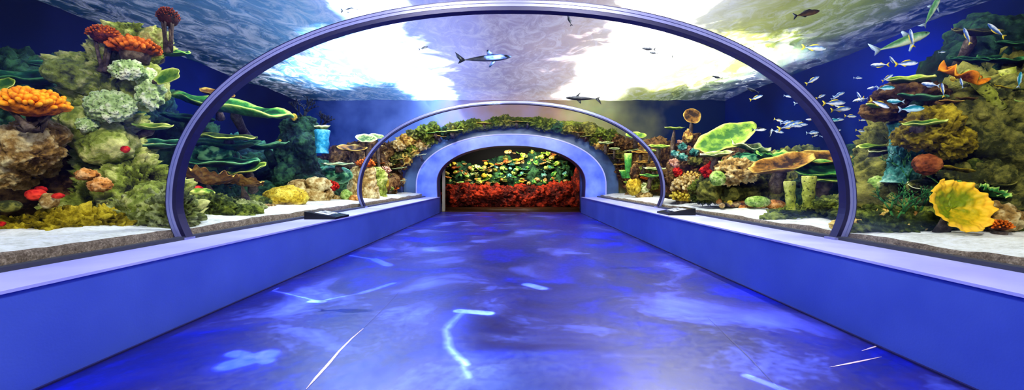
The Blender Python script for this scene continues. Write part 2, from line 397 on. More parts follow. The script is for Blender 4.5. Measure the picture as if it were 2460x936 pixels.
for k, (y, lab) in enumerate(((4.6, 'large grey metal arch rib framing the near acrylic tunnel'), (10.2, 'thin far metal arch rib halfway down the acrylic tunnel'))):
    t = thing('arch_rib', lab, 'arch', (0, y, .66)); th_ = 1 if k == 0 else .7
    A = [(x, z-.66) for x, z in GL]
    m = MB(); sweep(m, A, [(-.014*th_, -.055), (.012*th_, -.055), (.012*th_, -.047), (.022*th_, -.047), (.022*th_, -.055), (.05*th_, -.055), (.05*th_, .06), (-.014*th_, .06)], 0); m.build('rail', M_STEEL, t, False)
    m = MB(); sweep(m, A, [(-.056*th_, -.05), (-.0145*th_, -.05), (-.0145*th_, .055), (-.056*th_, .055)], 0); m.build('inner_strip', M_STEELD, t, False)
    m = MB(); sweep(m, A, [(.051*th_, -.05), (.062*th_, -.05), (.062*th_, .055), (.051*th_, .055)], 0); m.build('outer_seal', M_STEELD, t, False)
    for s in (-1, 1):
        m = MB(); box(m, s*3.60-.08, s*3.60+.05, -.07, .08, .004, .03); m.build('foot_plate', M_STEEL, t, False)

# portal at the far end
def ring(mb, A, B, y, flip=False):
    n = len(A); mb.add([(x, y, z) for x, z in A]+[(x, y, z) for x, z in B], [(i, i+1, n+i+1, n+i) for i in range(n-1)])
def barrel(mb, A, y0, y1):
    n = len(A); mb.add([(x, y0, z) for x, z in A]+[(x, y1, z) for x, z in A], [(i, i+1, n+i+1, n+i) for i in range(n-1)])
OP = arch(3.10, 1.55, 1.25, 3.02, 0)
BL = arch(3.94, 2.12, 1.15, 3.94, 0)
SL = arch(4.52, 2.50, 1.15, 4.52, 0)
WL = [(-9.4, 0)]*6+[(-9.4+18.8*k/64, 5.2) if 8 < k < 56 else ((-9.4, 5.2*k/8) if k <= 8 else (9.4, 5.2*(64-k)/8)) for k in range(65)]+[(9.4, 0)]*6
m = MB(); ring(m, OP, BL, 17.30); barrel(m, BL, 17.30, 17.52); barrel(m, OP, 17.30, 17.45)
ew = struct(m.build('wall_back', M_PORTAL, None, False))
m = MB(); ring(m, BL, SL, 17.52); barrel(m, SL, 17.52, 17.9); m.build('outer_collar', M_SLATE, ew, False)
m = MB(); sweep(m, BL, [(-.03, -.03), (.02, -.03), (.02, .03), (-.03, .03)], 17.30); m.build('edge_trim', M_LEDGE, ew, False)
m = MB(); barrel(m, OP, 17.45, 18.2); m.build('reveal', M_DBLUE, ew, False)
m = MB(); ring(m, SL, WL, 17.9); m.build('tank_end', end_haze_mat(), ew, False)
for s in (-1, 1):
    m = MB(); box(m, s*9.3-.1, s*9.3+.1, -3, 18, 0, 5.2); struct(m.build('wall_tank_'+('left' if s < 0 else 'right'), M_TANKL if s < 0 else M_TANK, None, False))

# far room
m = MB(); box(m, -5.2, 5.2, 17.9, 24.4, -.1, -.004); struct(m.build('floor', plain('brown_floor', '#3a2414', .35, var=.3)))
m = MB(); box(m, -5.3, -5.2, 18.2, 24.4, 0, 3.6); struct(m.build('wall_far_left', M_BLACKW))
m = MB(); box(m, 5.2, 5.3, 18.2, 24.4, 0, 3.6); struct(m.build('wall_far_right', M_BLACKW))
m = MB(); box(m, -5.3, 5.3, 24.4, 24.5, 0, 3.6); struct(m.build('wall_far', M_BLACKW))
m = MB(); box(m, -5.3, 5.3, 18.2, 24.5, 3.6, 3.7); struct(m.build('ceiling', M_BLACKW))
m = MB(); box(m, -3.02, -2.90, 18.22, 18.4, 0, 1.9); struct(m.build('trim_3', M_POST, None, False))
m = MB(); box(m, 3.02, 3.12, 18.22, 18.4, 0, 1.9); struct(m.build('trim_4', M_DBLUE, None, False))

# water surface
m = MB(); nx, ny = 150, 160; vs = []
for j in range(ny+1):
    for i in range(nx+1):
        x = -9.2+18.4*i/nx; y = -3+20.9*j/ny
        vs.append((x, y, 4.8+.07*noise.fractal(Vector((x*.8, y*.5, 3)), .9, 2, 4)))
m.add(vs, [(j*(nx+1)+i, j*(nx+1)+i+1, (j+1)*(nx+1)+i+1, (j+1)*(nx+1)+i) for j in range(ny) for i in range(nx)])
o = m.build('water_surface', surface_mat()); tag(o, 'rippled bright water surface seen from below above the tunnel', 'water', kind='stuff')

# sand beds
for s in (-1, 1):
    m = MB(); nx, ny = 70, 260; vs = []; hs = []
    for j in range(ny+1):
        y = -3+20.9*j/ny
        e = SAND if s < 0 else .735
        e += .035*noise.fractal(Vector((s*9, y*.9, 0)), .9, 2, 4)
        for i in range(nx+1):
            q = i/nx; ax = 3.735+5.4*q**1.6
            z = e+min(.06, (ax-3.735)*.1)+.03*noise.fractal(Vector((ax*1.5, y*1.5, s)), .9, 2, 5)*min(1, q*6)
            vs.append((s*ax, y, z)); hs.append(.5+.4*noise.noise(Vector((ax*3, y*3, 0))))
    m.add(vs, [(j*(nx+1)+i, j*(nx+1)+i+1, (j+1)*(nx+1)+i+1, (j+1)*(nx+1)+i) for j in range(ny) for i in range(nx)], hs)
    o = m.build('sand_bed', M_SAND)
    tag(o, 'white sand bed along the %s side of the tunnel' % ('left' if s < 0 else 'right'), 'sand', kind='stuff')
    m = MB(); vs = []
    for j in range(ny+1):
        y = -3+20.9*j/ny; e = SAND if s < 0 else .735
        e += .035*noise.fractal(Vector((s*9, y*.9, 0)), .9, 2, 4)
        vs += [(s*3.715, y, .55), (s*3.71, y, e-.02), (s*3.74, y, e+.004)]
    m.add(vs, [(3*j+i, 3*j+i+1, 3*j+i+4, 3*j+i+3) for j in range(ny) for i in range(2)])
    o = m.build('gravel_band', M_GRAVEL); tag(o, 'brown gravel band pressed against the %s glass above the ledge' % ('left' if s < 0 else 'right'), 'gravel', kind='stuff')

# ---------------------------------------------------------------- reef builders
SEED = [10]
def sd(): SEED[0] += 1; return SEED[0]
def rock(name, label, cat, loc, els, mat, sub=5, amp=.3, fr=1.7, spike=0, group=None):
    """els in metres relative to loc"""
    m = MB()
    for c, r in els: ell(m, c, r, sub, amp, fr, sd(), spike=spike)
    o = m.build(name, mat, loc=loc); return tag(o, label, cat, group)
def boulder(px, py, d, w, h, mat, label, name='boulder_coral', cat='coral', sub=5, amp=.12, fr=3, spike=0, group=None, ry=None):
    """px,py centre; w,h full pixel size"""
    k = d/1000; c = W(px, py, d)
    rx, rz = w/2*k, h/2*k
    m = MB(); ell(m, (0, 0, rz), (rx, ry or (rx+rz)/2, rz), sub, amp, fr/max(.3, rx), sd(), spike=spike)
    o = m.build(name, mat, loc=c-Vector((0, 0, rz))); return tag(o, label, cat, group)
def plate(px, py, d, w, mat, label, ry=.6, tilt=(0, 0), yaw=0, cup=.10, th=.035, lobe=.13, stalk=.35, ruf=.02, group=None, name='plate_coral', sdir=(0, .4, -1)):
    k = d/1000; rx = w/2*k; c = W(px, py, d)
    t = thing(name, label, 'coral', c, (R(tilt[0]), R(tilt[1]), R(yaw)), group)
    s = sd()
    m = MB(); disc(m, rx, rx*ry, cup*rx*2, max(.02, th*rx*2.2), lobe, s, ruf=ruf*rx*1.6, ridg=.012*rx*1.5); m.build('plate', mat, t)
    if stalk:
        m = MB(); v = Vector(sdir).normalized()
        Rm = Euler((R(tilt[0]), R(tilt[1]), R(yaw))).to_matrix().inverted(); v = Rm @ v
        r_ = min(rx*.22, .09); tube(m, [Vector((0, 0, -.018)), v*stalk*.2+Vector((0, 0, -.02)), v*stalk*.7, v*stalk], [r_*.35, r_, r_*.8, r_*1.2], 12)
        m.build('stalk', M_STALK if mat not in (M_PDARK, M_PTEAL) else M_DARK, t)
    return t
def finger_head(mb, rx, rz, n, fl, fr_, seed, low=-.15):
    """dome of rounded finger tips"""
    rnd = random.Random(seed)
    ell(mb, (0, 0, rz*.1), (rx*.78, rx*.78, rz*.72), 3, .1, 3, seed)
    mb.h = [.05]*len(mb.h)
    g = math.pi*(3-math.sqrt(5))
    for i in range(n):
        z = 1-(1-low)*(i+.5)/n; q = math.sqrt(max(0, 1-z*z)); a = g*i
        u = Vector((q*math.cos(a), q*math.sin(a), z)); p = Vector((u.x*rx*.7, u.y*rx*.7, u.z*rz*.65+rz*.1))
        dr = (Vector((u.x, u.y, u.z+.25)).normalized()+Vector([rnd.uniform(-.25, .25) for _ in range(3)])).normalized()
        L = fl*rnd.uniform(.75, 1.2); r = fr_*rnd.uniform(.8, 1.2)
        tube(mb, [p, p+dr*L*.5, p+dr*L*.85, p+dr*L], [r*.8, r, r*.85, r*.35], 7, h=(.15, 1))
def fingers(px, py, d, w, h, mat, label, n=90, stem=None, smat=None, name='finger_coral', group=None, ff=1):
    k = d/1000; rx, rz = w/2*k, h/2*k; c = W(px, py, d)
    base = c-Vector((0, 0, rz*.5+(stem or .05)))
    t = thing(name, label, 'coral', base, group=group)
    m = MB(); finger_head(m, rx, rz*1.05, n, rx*.34*ff, rx*.1*ff, sd()); m.xf(Matrix.Translation((0, 0, rz*.5+(stem or .05)))); m.build('head', mat, t)
    m = MB(); rnd = random.Random(sd())
    if stem:
        for i in range(7):
            a = rnd.uniform(0, 6.28); q = Vector((math.cos(a)*rx*.5, math.sin(a)*rx*.5, stem+rz*.3)); b = Vector((rnd.uniform(-.2, .2)*rx, rnd.uniform(-.2, .2)*rx, 0))
            tube(m, [b, b.lerp(q, .5)+Vector((rnd.uniform(-.03, .03), 0, 0)), q], [rx*.16, rx*.09, rx*.1], 8)
    else: tube(m, [(0, 0, -.05), (0, 0, rz*.7)], [rx*.5, rx*.6], 12)
    m.build('stalk', smat or M_STALK, t)
    return t
def branchy(px, py, d, h, mat, label, seed, depth=4, spread=.6, thick=.035, name='branching_coral', lean=(0, 0, 1), group=None, nb=3, flat=False):
    k = d/1000; H = h*k; c = W(px, py, d); rnd = random.Random(seed); mbb = MB()
    def grow(p, dr, L, r, g):
        q = p+dr*L*.5; e = q+(dr+Vector((rnd.uniform(-.15, .15), rnd.uniform(-.15, .15), .1))).normalized()*L*.5
        tube(mbb, [p, q, e], [r, r*.85, r*.7], 7, h=(.3, .8))
        if g <= 0: return
        for _ in range(rnd.choice((2, nb))):
            nd = (dr+Vector((rnd.uniform(-1, 1)*spread, rnd.uniform(-1, 1)*spread*(.3 if flat else 1), rnd.uniform(-.3, .5)*spread))).normalized()
            grow(e, nd, L*rnd.uniform(.62, .85), r*.7, g-1)
    for i in range(3): grow(Vector((0, 0, 0)), (Vector(lean)+Vector((rnd.uniform(-.6, .6), rnd.uniform(-.4, .4), 0))*spread*1.5).normalized(), H*.38, thick, depth)
    o = mbb.build(name, mat, loc=c); return tag(o, label, 'coral', group)
def cup_coral(px, py, d, w, mat, label, H=.5, tilt=(-40, 0), yaw=0, ruf=.12, stalk=.3, name='cup_coral', lobes=9, group=None, asp=1.0, curl=.08):
    k = d/1000; rx = w/2*k; c = W(px, py, d); t = thing(name, label, 'coral', c, (R(tilt[0]), R(tilt[1]), R(yaw)), group)
    m = MB(); nr, ns = 26, 160; s = sd(); top = []; hs = []; bot = []
    for i in range(nr+1):
        q = i/nr
        for j in range(ns):
            a = 2*math.pi*j/ns; nn = noise.noise(Vector((math.cos(a)*2+s, math.sin(a)*2, 0)))
            rr = (.015+.985*q)*(1+.14*nn*q+.022*q*q*math.sin(a*lobes))
            z = H*q**1.35+ruf*q**3*(math.sin(a*lobes+3*nn)+.5*math.sin(a*lobes*2.3+s))-curl*max(0, q-.85)*5*H+.02*math.sin(q*25+nn*5)
            x, y, z = math.cos(a)*rr*rx, math.sin(a)*rr*rx*asp, z*rx
            top.append((x, y, z)); hs.append(min(1, .3+.7*q**5+.2*nn))
            bot.append((x*1.02, y*1.02, z-rx*.05*(1.1-q)))
    N = len(top); fs = []
    for i in range(1, nr+1):
        for j in range(ns):
            a = (i-1)*ns+j; b = (i-1)*ns+(j+1) % ns; fs += [(a, b, b+ns, a+ns), (a+N+ns, b+N+ns, b+N, a+N)]
    for j in range(ns): a = nr*ns+j; b = nr*ns+(j+1) % ns; fs.append((a, b, b+N, a+N))
    fs.append(tuple(range(ns))[::-1]); m.add(top+bot, fs, hs+[.35]*N); m.build('cup', mat, t)
    if stalk:
        m = MB(); v = Euler((R(tilt[0]), R(tilt[1]), R(yaw))).to_matrix().inverted() @ Vector((0, .35, -1))
        tube(m, [(0, 0, -.02*rx-.012), v*stalk*.5, v*stalk], [rx*.04, rx*.15, rx*.25], 12); m.build('stalk', M_STALK, t)
    return t
def tubes(px, py, d, specs, mat, label, name='tube_sponge', group=None):
    """px,py foot; specs: (dx px, height px, radius px, lean)"""
    k = d/1000; t = thing(name, label, 'sponge', W(px, py, d), group=group)
    for dx, h, r, ln in specs:
        m = MB(); x, H, r = dx*k, h*k, r*k; s = sd(); n = 28; rings = []
        prof = [(0, .85), (.2, .8), (.4, .95), (.6, .86), (.8, 1.02), (.97, 1.08), (1.0, 1.0), (.99, .72), (.9, .66), (.5, .6)]
        vs = []; hs = []
        for q, f in prof:
            for j in range(n):
                a = 6.2832*j/n; e = 1+.12*noise.noise(Vector((math.cos(a)*2, q*6, s)))
                vs.append((x+ln*q*H+math.cos(a)*r*f*e, math.sin(a)*r*f*e, q*H)); hs.append(.1 if f < .75 else .4+.5*q**4)
        m.add(vs, [(i*n+j, i*n+(j+1) % n, (i+1)*n+(j+1) % n, (i+1)*n+j) for i in range(len(prof)-1) for j in range(n)], hs)
        m.build('tube', mat, t)
    return t

# ---------------------------------------------------------------- big reef masses
def tower(name, label, d, rings_px, mat, depth, amp=.14, fr=2.4, extra=(), spike=0, seed=1, per=14):
    """rings_px: (py, cx px, half width px) from the bottom up"""
    k = d/1000; base = W(rings_px[0][1], rings_px[0][0], d)
    rings = [((cx-rings_px[0][1])*k, 0, (rings_px[0][0]-py)*k, hw*k, max(.12, hw*k*depth)) for py, cx, hw in rings_px]
    m = MB(); loft(m, rings, 150, per, amp, fr, seed, spike)
    for px, py, dd, rx, ry, rz in extra:
        ell(m, W(px, py, dd)-base, (rx, ry, rz), 5, .28, 2.2, sd())
    o = m.build(name, mat, loc=base); return tag(o, label, 'rock')
tower('reef_rock', 'tall pale yellow-green reef rock tower left of the near arch', 5.35,
      [(570, 255, 190), (545, 258, 190), (500, 282, 160), (455, 300, 134), (410, 294, 100), (370, 258, 72), (335, 245, 66), (300, 244, 72), (262, 246, 74), (228, 260, 84),
       (195, 268, 104), (165, 264, 108), (140, 285, 88), (118, 315, 66), (95, 322, 60), (72, 322, 46), (60, 322, 16)], M_ROCK, .55, .30, 2.8,
      [(180, 180, 5.1, .28, .3, .2), (338, 200, 5.15, .24, .3, .3), (215, 300, 5.1, .25, .3, .22), (370, 490, 5.0, .28, .3, .3), (262, 350, 5.1, .24, .28, .24)], seed=3)
def patch(px, py, d, w, h, mat, label, name='encrusting_coral', sub=5, amp=.3, **k):
    return boulder(px, py, d, w, h, mat, label, name=name, sub=sub, amp=amp, **k)
patch(265, 255, 4.86, 118, 74, M_ROCK2, 'speckled pale green crust coral on the middle of the left rock tower', ry=.12, fr=5)
patch(305, 168, 4.78, 78, 44, M_ROCK2, 'speckled tan crust coral just below the orange finger coral', ry=.10, fr=5)
patch(210, 300, 4.9, 40, 34, M_ROCK2, 'small speckled yellow knob at the waist of the left rock tower', ry=.10, fr=5)
patch(362, 215, 5.0, 52, 92, M_ROCK2, 'speckled pale flank coral on the right shoulder of the left tower', ry=.12, fr=5)
rock('reef_rock', 'tan and green overhanging rock below the yellow-orange coral at left edge', 'rock', W(20, 400, 4.3),
     [((-.02, .2, .22), (.26, .3, .26)), ((.04, .25, .36), (.24, .25, .14)), ((-.3, .3, .05), (.28, .35, .28))], M_TAN, 6, .3, 3)
rock('reef_rock', 'dark cave rock behind the red sponge at lower left', 'rock', W(70, 470, 5.2), [((0, .1, .1), (.75, .4, .5)), ((.3, .2, .6), (.4, .35, .3))], M_BROWN, 5, .3, 2)
rock('mossy_mound', 'mossy golden yellow mound on the sand at the lower left corner', 'coral', W(90, 590, 4.1),
     [((-.12, .35, .08), (.42, .38, .24)), ((-.4, .2, .02), (.42, .35, .22)), ((.18, .5, .12), (.28, .25, .2)), ((-.1, 0.15, -.02), (.3, .2, .14))], M_MOSS, 6, .3, 4.5, spike=.25)
rock('mossy_mound', 'olive green mossy skirt at the foot of the left rock tower', 'coral', W(310, 572, 4.5),
     [((0, .4, .12), (.5, .3, .24)), ((.3, .5, .2), (.3, .3, .3)), ((-.35, .3, .04), (.34, .25, .2))], M_SKIRT, 6, .3, 4.5, spike=.22)
patch(20, 495, 4.1, 52, 30, M_OLIVE, 'small smooth olive boulder beside the red sponge at left edge', name='boulder', sub=4, amp=.06)
patch(210, 420, 4.72, 40, 28, M_OBOULD, 'small ochre crust coral, upper of two on the left tower foot', ry=.1, sub=4, spike=.1)
patch(240, 445, 4.66, 42, 32, M_OBOULD, 'orange knobbly crust coral, lower of two on the left tower foot', ry=.1, sub=4, spike=.1)
for px, py, w, h, d_, lab in ((85, 468, 34, 26, 4.3, 'bright red sponge lump in the cave at lower left'), (97, 455, 22, 18, 4.35, 'small red sponge nub above the red lump in the left cave'), (140, 470, 26, 12, 4.25, 'thin red sponge tip right of the pale stone in the left cave'),
                              (5, 538, 18, 14, 3.9, 'little red sponge on the yellow mound at the left edge'), (300, 357, 17, 16, 4.95, 'tiny red sponge on the right edge of the left tower waist'), (448, 487, 20, 24, 5.6, 'round orange-red sponge just right of the near arch foot'), (466, 452, 40, 14, 6.4, 'flat crimson sponge crust right of the near arch, lower left')):
    boulder(px, py, d_, w, h, M_RED, lab, name='red_sponge', cat='sponge', sub=4, amp=.3, fr=2)
boulder(118, 482, 4.28, 34, 36, M_TAN, 'pale stone between two red sponges in the left cave', name='pale_stone', cat='stone', sub=4)
fingers(75, 258, 4.2, 132, 66, M_ORANGE, 'bright yellow-orange finger coral dome at the left edge', n=150, stem=.16)
fingers(325, 122, 5.0, 102, 40, M_RUST, 'rust orange finger coral cap on top of the left rock tower', n=120, stem=None)
fingers(252, 88, 4.9, 76, 48, M_RUST, 'orange bushy coral on brown stems left of the tower top', n=110, stem=.36, ff=.6)
fingers(404, 45, 5.1, 54, 58, M_DRUST, 'dark rust coral ball at the very top near the ceiling, left', n=110, stem=.34, ff=.6)
plate(130, 156, 5.4, 100, M_PDARK, 'dark green round plate coral left of the tower shoulder', .7, (28, 0), lobe=.1, stalk=.5, sdir=(.8, .6, -.4))
plate(70, 195, 5.6, 190, M_PDARK, 'wide dark green plate coral low behind the yellow-orange coral', .6, (20, 4), stalk=.6, sdir=(.8, .6, -.4))
plate(12, 205, 4.4, 52, M_PLIME, 'small lime plate coral above the orange dome at left edge', .8, (60, 0), stalk=.3, sdir=(0, .8, -.6))
plate(408, 186, 4.9, 62, M_PLIME, 'yellow-green lobed plate coral on the right side of the tower top', .85, (62, -10), lobe=.2, stalk=.3, sdir=(-1, .2, -.2))
plate(392, 128, 5.6, 120, M_PGREEN, 'mottled green plate coral right of the tower top under the surface', .7, (15, 10), stalk=.5, sdir=(-1, .4, -.4))
plate(368, 308, 5.3, 92, M_PLIME, 'thin pale green plate coral, upper of two beside the tower waist', .6, (14, 4), stalk=.4, sdir=(-1, .3, -.3))
plate(375, 352, 5.6, 130, M_PTEAL, 'flat dark teal plate coral, lower of two beside the tower waist', .7, (12, 3), stalk=.45, sdir=(-1, .3, -.3))

# background reef banks
def bank(px_list, label, mat, group=None, sub=6, amp=.3, fr=1.4, name='reef_rock'):
    c0 = Vector(px_list[0][0]); m = MB()
    for c, r in px_list: ell(m, Vector(c)-c0, r, sub, amp, fr, sd())
    o = m.build(name, mat, loc=c0); tag(o, label, 'rock', group); return px_list
LB = []; RB = []
LB += bank([((-8.0, 6.9, 1.3), (1.1, 1.3, 1.9)), ((-7.7, 6.2, .9), (1.0, .9, 1.0))], 'dark teal reef wall behind the left tower and near arch', M_DARK)
LB += bank([((-7.5, 8.7, 1.2), (1.4, 1.2, 1.5)), ((-6.5, 8.4, .9), (.9, .9, .6))], 'dark green reef wall behind the stacked table corals', M_DARK)
LB += bank([((-7.6, 11.2, 1.2), (1.5, 1.5, 1.1)), ((-6.4, 10.4, .8), (.9, 1.1, .5))], 'low dark reef bank left of the rock pillar', M_DARK)
LB += bank([((-7.2, 14.2, 1.1), (1.5, 1.3, .9)), ((-6.2, 14.4, .9), (.9, .9, .5))], 'dim reef bank behind the far left rib foot', M_DARK)
LB += bank([((-5.7, 16.6, 1.5), (1.1, .9, 1.5)), ((-5.1, 15.9, 1.0), (.7, .7, .8)), ((-6.9, 16.8, 1.5), (1.2, .8, 1.2))], 'brown rock stack against the left of the far portal', M_BROWN)
bank([((-8.2, 7.2, 2.2), (.75, 1.2, 1.2)), ((-8.2, 9.0, 2.1), (.75, 1.3, 1.3)), ((-8.3, 10.6, 1.7), (.7, 1.0, 1.1))], 'tall shadowed green reef wall rising at the back left of the tank', M_DARK, amp=.4)
RB += bank([((6.1, 5.3, 1.45), (1.35, 1.0, 1.05)), ((7.3, 5.6, 1.7), (1.4, 1.0, 1.2)), ((5.5, 4.9, 1.0), (.9, .7, .6)), ((5.7, 5.1, 2.15), (.75, .6, .35))], 'massive olive-brown reef rock at the right edge', M_OLIVE, sub=6, amp=.34, fr=1.8)
RB += bank([((7.9, 8.3, 1.2), (1.2, 1.2, 1.0)), ((6.8, 8.0, 1.0), (1.1, .9, .65))], 'dark reef rock under the wide brown plates right of the tunnel', M_DARK)
RB += bank([((7.2, 10.4, 1.2), (1.2, 1.2, .9)), ((6.0, 10.0, 1.0), (.9, .8, .65)), ((5.6, 9.6, 1.0), (.5, .5, .55))], 'dark rock bank behind the big leaf coral on the right', M_OLIVE)
RB += bank([((6.8, 13.2, 1.3), (1.2, 1.3, 1.0)), ((5.9, 12.8, 1.0), (.9, .9, .8))], 'brown rock bank behind the right foot of the far rib', M_BROWN)
RB += bank([((5.7, 16.6, 1.5), (1.1, .9, 1.5)), ((5.1, 15.9, 1.0), (.7, .7, .8)), ((6.9, 16.8, 1.5), (1.2, .8, 1.3))], 'brown rock stack against the right of the far portal', M_BROWN)
rock('reef_rock', 'low brown-green rubble ridge at the right foot of the big reef rock', 'rock', W(2330, 590, 4.1), [((-.2, .55, .1), (.75, .35, .22)), ((.5, .5, .12), (.6, .4, .32)), ((.35, .2, .0), (.5, .3, .18))], M_GMOSS, 6, .32, 4, spike=.2)
rock('mossy_mound', 'golden brown fuzzy mound below the yellow ruffled cup coral', 'coral', W(2190, 560, 4.5), [((0, .2, .05), (.5, .3, .16)), ((.5, .1, .0), (.4, .3, .16)), ((-.35, .3, .02), (.3, .25, .12))], M_PBROWN, 6, .3, 5, spike=.25)
rock('reef_rock', 'pale rubble stone right of the yellow ruffled cup coral', 'rock', W(2420, 540, 4.1), [((0, .2, .05), (.28, .25, .17))], M_TAN, 5, .35, 5)
rock('mossy_mound', 'yellow-tan mossy hump high on the right reef rock', 'coral', W(2310, 330, 4.35), [((0, .3, .16), (.26, .25, .2)), ((-.2, .3, .04), (.2, .2, .14)), ((.2, .3, -.02), (.2, .2, .16))], M_MOSS, 6, .25, 4.5, spike=.2)
rock('mossy_mound', 'dark olive mossy ledge under the shoal at upper right', 'coral', W(2200, 230, 4.9), [((0, .1, 0), (.42, .3, .16)), ((-.2, .1, -.14), (.3, .25, .12)), ((.3, .2, -.1), (.34, .3, .16))], M_BROWN, 6, .3, 4, spike=.12)
rock('mossy_mound', 'dark green mossy mound right of the two tube sponges', 'coral', W(1975, 535, 5.9), [((0, .4, .04), (.5, .35, .16)), ((-.36, .35, .0), (.3, .25, .1)), ((.45, .5, .04), (.36, .3, .18))], M_GMOSS, 6, .32, 4.5, spike=.22)
rock('mossy_mound', 'yellow-green mossy cushion right of the near arch, right reef', 'coral', W(2130, 520, 5.2), [((0, .3, .0), (.42, .35, .14)), ((.35, .4, .02), (.35, .3, .16)), ((-.1, .6, .12), (.34, .3, .12))], M_GMOSS, 6, .3, 5, spike=.2)

# left middle: stacked table corals
plate(560, 262, 7.6, 290, M_PGREEN, 'long bright green table coral crossing behind the near arch, topmost', .36, (12, 11), lobe=.06, th=.03, cup=.05, stalk=.9, sdir=(-.3, .9, -.5))
plate(520, 228, 8.2, 80, M_PBROWN, 'small ochre plate coral above the long green table coral', .6, (20, 15), stalk=.6, sdir=(-.4, .8, -.8))
plate(545, 330, 7.6, 150, M_PLIME, 'thin yellow-rimmed table coral, second of the left stack', .5, (9, 4), cup=.04, stalk=.9, sdir=(-.4, .9, -.4))
plate(530, 392, 7.4, 190, M_PTEAL, 'dark teal table coral, third of the left stack', .6, (8, 2), cup=.05, stalk=.8, sdir=(-.4, .9, -.4))
plate(595, 408, 7.4, 95, M_PLIME, 'bright lime fan plate at the right end of the left stack', .6, (26, -8), cup=.08, stalk=.7, sdir=(-.4, .9, -.6))
plate(640, 355, 9.4, 110, M_PTEAL, 'dim teal plate coral beside the rock pillar, left side', .5, (10, -4), stalk=.8, sdir=(-.3, .9, -.5))
plate(450, 290, 7.8, 120, M_PDARK, 'dark plate coral left behind the near arch post', .6, (10, 8), stalk=.8, sdir=(-.4, .9, -.5))
plate(520, 355, 8.0, 200, M_PDARK, 'broad shadowed plate coral inside the left stack', .5, (10, 4), stalk=.6, sdir=(-.4, .9, -.5))
boulder(512, 375, 7.9, 110, 60, M_PTEAL, 'teal dome coral sheltered under the yellow-rimmed table', amp=.15)
cup_coral(500, 440, 7.0, 120, M_PBROWN, 'brown folded leaf coral low behind the near arch', .35, (-15, 0), ruf=.08, stalk=.3)
cup_coral(582, 444, 7.4, 90, M_PBROWN, 'ochre folded leaf coral right of the brown leaf coral', .3, (-15, 5), ruf=.08, stalk=.3)
rock('mossy_mound', 'green and yellow boulder pile right of the near arch foot, left side', 'coral', W(480, 525, 6.0), [((0, .2, .1), (.4, .35, .24)), ((-.2, .1, .0), (.3, .25, .2)), ((.3, .4, .02), (.3, .3, .16))], M_GMOSS, 6, .28, 4.5, spike=.12)
patch(478, 462, 6.2, 70, 20, M_PLIME, 'lime encrusting coral on the left boulder pile', sub=4)
boulder(686, 473, 8.8, 100, 52, M_YBOULD, 'big yellow boulder coral on the sand left of the info panel', amp=.2, fr=1.6)
boulder(600, 484, 8.4, 100, 30, M_GMOSS, 'dark green mound left of the yellow boulder coral', sub=5, amp=.25, spike=.15)
boulder(560, 498, 7.2, 150, 34, M_SKIRT, 'low pale mossy hump on the sand under the brown leaf coral', name='mossy_mound', sub=6, amp=.3, spike=.2)
boulder(640, 500, 7.8, 60, 20, M_TAN, 'flat tan rubble stone in front of the dark green mound', name='reef_stone', cat='stone', sub=5, amp=.35)
# pillar
tower('rock_pillar', 'mossy green rock pillar topped by spiky black coral', 10.6,
      [(482, 722, 62), (455, 725, 62), (430, 722, 52), (400, 718, 48), (370, 712, 42), (345, 716, 46), (320, 718, 40), (300, 718, 38), (286, 722, 28), (280, 722, 10)], M_DARK, .8, .16, 2.2,
      [(690, 420, 10.2, .35, .3, .3), (760, 440, 10.2, .3, .3, .25), (735, 350, 10.3, .25, .3, .3)], seed=8)
rock('reef_rock', 'tan rock ledge at the foot of the mossy pillar', 'rock', W(735, 478, 10.0), [((.1, 0, .1), (.55, .35, .2)), ((.3, -.1, .35), (.3, .25, .15)), ((-.1, 0, .3), (.3, .3, .16))], M_TAN, 5, .35, 3)
branchy(730, 286, 10.4, 52, M_BLACK, 'spiky black branching coral on top of the rock pillar', 5, 4, .9, .03)
branchy(765, 310, 10.5, 42, M_BLACK, 'smaller black branching coral right of the pillar top', 9, 4, .9, .025, lean=(.5, 0, .8))
boulder(706, 281, 10.1, 14, 18, M_YBOULD, 'tiny yellow leaf coral on the pillar top', sub=3)
t = tubes(774, 368, 9.6, [(0, 56, 17, 0)], M_BARREL, 'turquoise barrel sponge beside the rock pillar', name='barrel_sponge')
plate(774, 311, 9.6, 38, M_PPALE, 'pale yellow ring plate on the turquoise barrel sponge', .6, (14, 0), cup=.25, stalk=0)
boulder(800, 420, 11.4, 90, 44, M_PTEAL, 'dark teal dome coral right of the pillar', amp=.12)
plate(812, 394, 11.0, 78, M_PPALE, 'flat pale plate coral on top of the teal dome', .5, (8, 0), cup=.03, stalk=.2)
fingers(790, 452, 10.8, 50, 32, M_RED, 'red-orange spiky coral at the foot of the teal dome', n=60, ff=.9)
for i, (px, py, w, h, mt, lab) in enumerate(((752, 474, 44, 26, M_TAN, 'tan rubble stone in front of the pillar'), (800, 478, 40, 22, M_TAN, 'cream rubble stone right of the pillar foot'), (832, 468, 26, 26, M_GBOULD, 'small green boulder coral near the far left rib foot'),
                                              (850, 477, 24, 18, M_OBOULD, 'small peach stone beside the far left rib foot'), (770, 455, 28, 20, M_PINK, 'pinkish stone on the pillar ledge'), (820, 484, 26, 12, M_PPALE, 'flat pale stone on the left sand strip'))):
    boulder(px, py, 11.0, w, h, mt, lab, name='reef_stone', cat='stone', sub=4, amp=.25)
plate(879, 335, 13.4, 50, M_PPALE, 'hazy pale disc coral left of the far rib', .7, (35, 10), stalk=1.5, sdir=(0, .25, -1))
plate(845, 360, 13.2, 70, M_PBROWN, 'hazy tan plate coral below the pale disc', .6, (20, 5), stalk=1.4, sdir=(0, .25, -1))
plate(905, 330, 14.4, 40, M_PPALE, 'small hazy plate coral inside the far rib, left', .6, (30, 10), stalk=1.4, sdir=(0, .25, -1))
